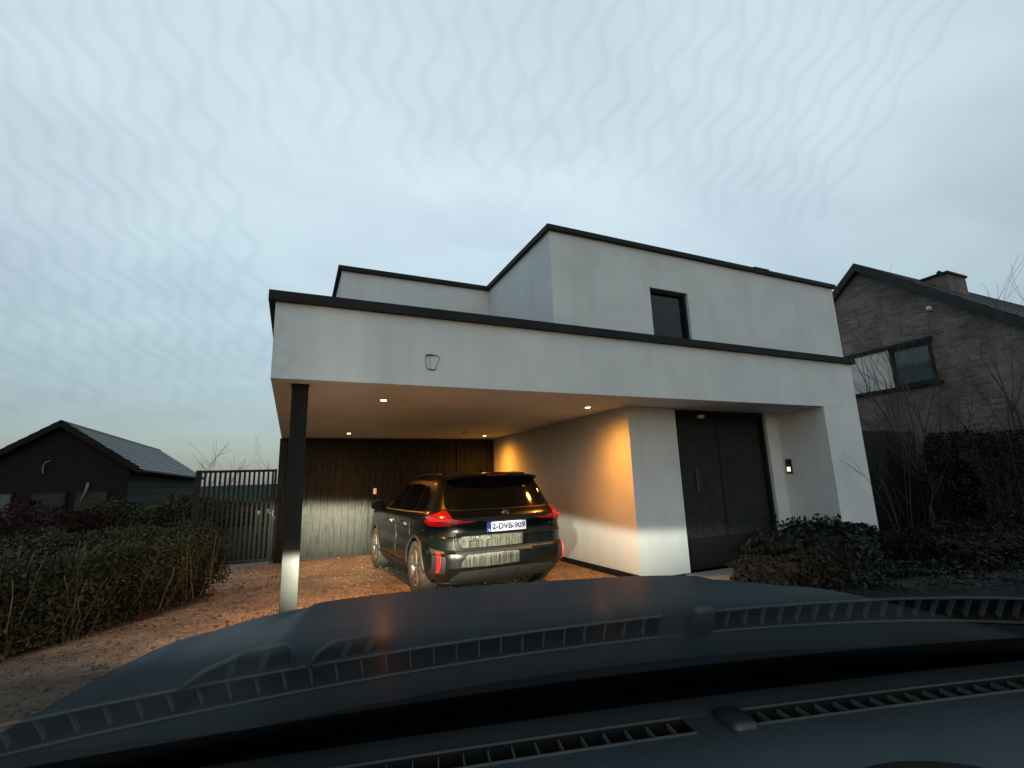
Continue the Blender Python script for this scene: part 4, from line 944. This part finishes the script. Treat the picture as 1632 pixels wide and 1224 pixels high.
# headlamps with a low beam that has a soft upper cut-off
def headlamp(s, t, z, energy, hot_gain):
    h = MB().lathe([(.0, .0), (.07, .0), (.085, -.02), (.085, -.10)], 'y', 24, (s, t, z)).build('headlight', M['grey_metal'], own, smooth=True, local=True)
    MB().lathe([(.0, .004), (.062, .004)], 'y', 24, (s, t, z)).build('headlight_lens', emitter('headlamp_glow', (1, .92, .72), 4), h, local=True)
    l = bpy.data.lights.new('low_beam', 'SPOT'); l.energy = energy; l.color = (1.0, 0.93, 0.68); l.spot_size = R(110); l.spot_blend = .55; l.shadow_soft_size = .035
    l.use_nodes = True; n = l.node_tree.nodes; k = l.node_tree.links
    em_ = n['Emission']
    g_ = n.new('ShaderNodeNewGeometry'); sp_ = n.new('ShaderNodeSeparateXYZ'); k.new(g_.outputs['Incoming'], sp_.inputs[0])
    def mt(op, a, b=None):
        q = n.new('ShaderNodeMath'); q.operation = op
        for i, v in enumerate((a, b)):
            if v is None: continue
            if isinstance(v, (int, float)): q.inputs[i].default_value = v
            else: k.new(v, q.inputs[i])
        return q.outputs[0]
    SG = 1
    X_, Y_, Z_ = (mt('MULTIPLY', sp_.outputs[i], SG) for i in range(3))
    hh = mt('SQRT', mt('ADD', mt('MULTIPLY', X_, X_), mt('MULTIPLY', Y_, Y_)))
    el = mt('DIVIDE', Z_, hh); az = mt('ARCTAN2', X_, Y_)
    cutv = mt('SUBTRACT', CUT0 + (.78 - z) * .0, mt('MULTIPLY', az, CUT1))
    dlt = mt('SUBTRACT', cutv, el)
    mr = n.new('ShaderNodeMapRange'); mr.interpolation_type = 'SMOOTHSTEP'; mr.inputs[1].default_value = -.004; mr.inputs[2].default_value = .028; mr.inputs[3].default_value = .002; mr.inputs[4].default_value = 1
    k.new(dlt, mr.inputs[0])
    mr2 = n.new('ShaderNodeMapRange'); mr2.inputs[1].default_value = .02; mr2.inputs[2].default_value = .16; mr2.inputs[3].default_value = 1; mr2.inputs[4].default_value = .05
    k.new(dlt, mr2.inputs[0])
    mr3 = n.new('ShaderNodeMapRange'); mr3.interpolation_type = 'SMOOTHSTEP'; mr3.inputs[1].default_value = -.15; mr3.inputs[2].default_value = -.03; mr3.inputs[3].default_value = .03; mr3.inputs[4].default_value = 1
    mr4 = n.new('ShaderNodeMapRange'); mr4.interpolation_type = 'SMOOTHSTEP'; mr4.inputs[1].default_value = .10; mr4.inputs[2].default_value = .62; mr4.inputs[3].default_value = 1; mr4.inputs[4].default_value = .17
    k.new(az, mr3.inputs[0]); k.new(az, mr4.inputs[0])
    h1 = n.new('ShaderNodeMapRange'); h1.interpolation_type = 'SMOOTHSTEP'; h1.inputs[1].default_value = -.06; h1.inputs[2].default_value = .05
    h2 = n.new('ShaderNodeMapRange'); h2.interpolation_type = 'SMOOTHSTEP'; h2.inputs[1].default_value = .13; h2.inputs[2].default_value = .24; h2.inputs[3].default_value = 1; h2.inputs[4].default_value = 0
    k.new(az, h1.inputs[0]); k.new(az, h2.inputs[0])
    hot = mt('ADD', mt('MULTIPLY', mt('MULTIPLY', h1.outputs[0], h2.outputs[0]), hot_gain), 1.0)
    k.new(mt('MULTIPLY', mt('MULTIPLY', mt('MULTIPLY', mr3.outputs[0], hot), mr4.outputs[0]), mt('MULTIPLY', mr.outputs[0], mr2.outputs[0])), em_.inputs['Strength'])
    lo = bpy.data.objects.new('low_beam', l); COL.objects.link(lo); lo.parent = own; lo.location = (s, t + .03, z); lo.rotation_euler = (R(90), 0, 0)
CUT0, CUT1 = .062, .060
headlamp(SC - .66, 1.79, .66, 6600, 3.8); headlamp(SC + .66, 1.79, .66, 6200, .0)
# dashboard with two demister slots
HZ = 1.25
def dw(s, t): return t - .05 * (s - .43) ** 2
def dz(s, t): return HZ - .9 * max(0, .47 - t) ** 2 * (1 if t < .47 else 0) 
SL = [(-.46, .262), (.327, 1.05)]
TA, TB, TE = .499, .528, .572
db = MB()
ss = sorted(set([round(-.62 + .02 * i, 4) for i in range(92)] + [a for q in SL for a in q]))
ts = [.05, .12, .2, .28, .34, .40, .44, .47, .485, TA]
db.grid([[(s, dw(s, t), dz(s, t)) for t in ts] for s in ss])
db.grid([[(s, dw(s, t), z) for t, z in ((TB, HZ), (TB + .006, HZ + .0015), (TE - .005, HZ + .001), (TE, HZ - .004), (TE + .003, HZ - .03))] for s in ss])
for a, b in zip(ss, ss[1:]):
    if not any(q[0] - 1e-6 <= a and b <= q[1] + 1e-6 for q in SL):
        db.quad((a, dw(a, TA), HZ), (b, dw(b, TA), HZ), (b, dw(b, TB), HZ), (a, dw(a, TB), HZ))
dash = db.build('dashboard', M['dash'], own, smooth=True, local=True, auto=30)
for q in SL:
    sv = MB(); cs = [s for s in ss if q[0] - 1e-6 <= s <= q[1] + 1e-6]
    sv.grid([[(s, dw(s, TA), HZ), (s, dw(s, TA + .002), HZ - .035), (s, dw(s, TB - .002), HZ - .035), (s, dw(s, TB), HZ)] for s in cs])
    for s in (q[0], q[1]): sv.quad((s, dw(s, TA), HZ), (s, dw(s, TB), HZ), (s, dw(s, TB), HZ - .035), (s, dw(s, TA), HZ - .035))
    vent = sv.build('demister_vent', M['slot'], own, local=True)
    lip = MB()
    for tt in (TA - .0015, TB + .0015):
        lip.tube([(s, dw(s, tt), HZ + .0008) for s in cs], .0016, 6)
    lip.build('vent_lip', M['dash'], vent, smooth=True, local=True)
    MB().tube([(s, dw(s, TA + .007), HZ - .007) for s in cs], .0013, 5).build('vent_rail', M['fin'], vent, local=True)
    s = q[0] + .0235
    while s < q[1] - .01:
        a_, b_ = dw(s, TA + .001), dw(s, TB - .001)
        MB().box(s - .0006, s + .0006, a_, b_, HZ - .0065, HZ - .0018).build('fin', M['fin'], vent, local=True)
        s += .0235
# light sensor between the slots
MB().box(.297, .326, .486, .527, HZ - .004, HZ + .0085, .006).build('light_sensor', mat('grey_sensor', (.06, .066, .075), rough=.3), own, smooth=True, local=True, auto=60)
# grained pad
rws = []
for i in range(13):
    r = i / 12
    rws.append([(.395 + .125 * r * math.cos(2 * math.pi * j / 48), .318 + .115 * r * math.sin(2 * math.pi * j / 48), HZ - .008 + .016 * (1 - r ** 3)) for j in range(49)])
MB().grid(rws).build('grained_pad', M['dash_grain'], own, smooth=True, local=True)
# black gap between dashboard and glass
def cowlz(s): return 0
MB().grid([[(s, dw(s, TE + .002), HZ - .028), (s, .70, HZ - .034)] for s in ss]).build('dash_gap', mat('felt_gap', (.022, .014, .011), rough=.8, var=.6, var_scale=6, var_stretch=(1, 9, 1), bump=.6, bump_scale=12), own, local=True)
# cowl below the glass and under the bonnet rear
MB().grid([[(SC - .9 + 1.8 * i / 20, .60, 1.225), (SC - .9 + 1.8 * i / 20, .78, 1.13)] for i in range(21)]).build('cowl', M['plastic'], own, local=True)
# twin louvred outlets on the dashboard top (only their mirror image in the glass is in view)
def outlet(s0, s1, t0, t1, slant):
    o = MB(); n_ = 14
    path = [(s0, t1), (s0 + slant * .5, t0 + (t1 - t0) * .42), (s0 + slant, t0 + .004), (s0 + slant + .008, t0), (s1 - .005, t0), (s1, t0 + .005), (s1 - .003, t1)]
    o.tube([(a, b, HZ + .003) for a, b in path], .0026, 8)
    v = o.build('air_outlet', M['dash'], own, smooth=True, local=True)
    MB().poly([(a, b, HZ + .0012) for a, b in path][::-1]).build('outlet_recess', M['slot'], v, local=True)
    for k in (.46, .74):
        a = s0 + (s1 - s0) * k
        MB().poly([(a - .008, t1 - .002, HZ + .003), (a - .001, t1 - .002, HZ + .003), (a + .0075, t0 + .005, HZ + .004), (a + .001, t0 + .005, HZ + .004)]).build('louvre', M['dash'], v, local=True)
outlet(-.212, -.116, .446, .4745, .050)
outlet(-.106, -.030, .454, .4800, .020)
# windscreen
TH = R(28); SCW = .3
def gl_t(s, z): return .61 - .15 * (s - SCW) ** 2 - (z - HZ) / math.tan(TH)
def ztop(s): return 1.440 - .03 * s
def glass_sheet(z0, z1, n, s0=-.62, s1=1.22):
    P_ = []
    for i in range(61):
        s = s0 + (s1 - s0) * i / 60; a = z0(s) if callable(z0) else z0; b = z1(s) if callable(z1) else z1
        P_.append([(s, gl_t(s, a + (b - a) * j / n), a + (b - a) * j / n) for j in range(n + 1)])
    return P_
ZF, ZR = 1.312, 1.428
frit = mat('black_ceramic_border', (.006, .0052, .005), rough=.25, spec=.5, var=.5, var_scale=9, var_stretch=(1, 5, 5), coat=.0)
MB().grid(glass_sheet(1.19, ZF, 8)).build('windscreen_border', frit, own, smooth=True, local=True)
gm = bpy.data.materials.new('windscreen_glass_low'); gm.use_nodes = True; n = gm.node_tree.nodes; k = gm.node_tree.links
for q in list(n): n.remove(q)
o_m = n.new('ShaderNodeOutputMaterial'); mxs = n.new('ShaderNodeMixShader'); tr = n.new('ShaderNodeBsdfTransparent'); gs = n.new('ShaderNodeBsdfGlossy')
gs.inputs['Roughness'].default_value = .0; gs.inputs['Color'].default_value = (1, 1, 1, 1); tr.inputs[0].default_value = (.93, .95, .95, 1)
tcn = n.new('ShaderNodeTexCoord'); sx_ = n.new('ShaderNodeSeparateXYZ'); mrr = n.new('ShaderNodeMapRange'); mrr.interpolation_type = 'SMOOTHSTEP'
k.new(tcn.outputs['Object'], sx_.inputs[0]); ma_ = n.new('ShaderNodeMath'); ma_.operation = 'MULTIPLY_ADD'; ma_.inputs[1].default_value = .03; k.new(sx_.outputs[0], ma_.inputs[0]); k.new(sx_.outputs[2], ma_.inputs[2]); k.new(ma_.outputs[0], mrr.inputs[0]); mrr.inputs[1].default_value = 1.418; mrr.inputs[2].default_value = 1.440; mrr.inputs[3].default_value = .76; mrr.inputs[4].default_value = 0
k.new(mrr.outputs[0], mxs.inputs[0]); k.new(tr.outputs[0], mxs.inputs[1]); k.new(gs.outputs[0], mxs.inputs[2]); k.new(mxs.outputs[0], o_m.inputs[0])
MB().grid(glass_sheet(ZF, ztop, 10)).build('windscreen_base', gm, own, smooth=True, local=True)
cg = bpy.data.materials.new('clear_windscreen'); cg.use_nodes = True; n = cg.node_tree.nodes; k = cg.node_tree.links
for q in list(n): n.remove(q)
o_m = n.new('ShaderNodeOutputMaterial'); tr = n.new('ShaderNodeBsdfTransparent'); tr.inputs[0].default_value = (1, 1, 1, 1); k.new(tr.outputs[0], o_m.inputs[0])
MB().grid(glass_sheet(ztop, 1.78, 14)).build('windscreen', cg, own, smooth=True, local=True)

# wavy heating wires in the windscreen, far out of focus: each a few very faint overlapping ribbons
def clear(name, c):
    m_ = bpy.data.materials.new(name); m_.use_nodes = True; n = m_.node_tree.nodes; k = m_.node_tree.links
    for q in list(n): n.remove(q)
    o_m = n.new('ShaderNodeOutputMaterial'); tr = n.new('ShaderNodeBsdfTransparent'); tr.inputs[0].default_value = (*c, 1); k.new(tr.outputs[0], o_m.inputs[0]); return m_
wm_ = clear('faint_heating_wire', (.985, .9875, .9885))
wb = MB(); rw = random.Random(5)
s0 = -.105; i = 0
while s0 < .060:
    zend = (1.512 + rw.uniform(0, .007)) if s0 < -.022 else (1.536 + rw.uniform(0, .004))
    if s0 > .062: zend = 1.532 + rw.uniform(0, .003)
    ph = rw.uniform(-.9, .9) + (i % 2) * 1.6; am = rw.uniform(.0006, .0009) * (1 - 4 * max(0, s0 - .02))
    for wi, wd in enumerate((.00170, .00130, .00090, .00052)):
        cs = []
        z = 1.560
        while z > zend + wi * .0008:
            t = gl_t(s0, z); a = am * math.sin((z - 1.5) * 2 * math.pi / .0034 + ph) + .0003 * math.sin((z - 1.5) * 900 + i)
            d = (t / .045) * .5 + .5
            cs.append([(s0 + a * d - wd * d / 2, t - .0001 * wi, z), (s0 + a * d + wd * d / 2, t - .0001 * wi, z)]); z -= .0002
        if len(cs) > 1: wb.grid(cs)
    s0 += .0029 + rw.uniform(-.0004, .0004); i += 1
tag(wb.build('heating_wire', wm_, own, local=True), kind='stuff')
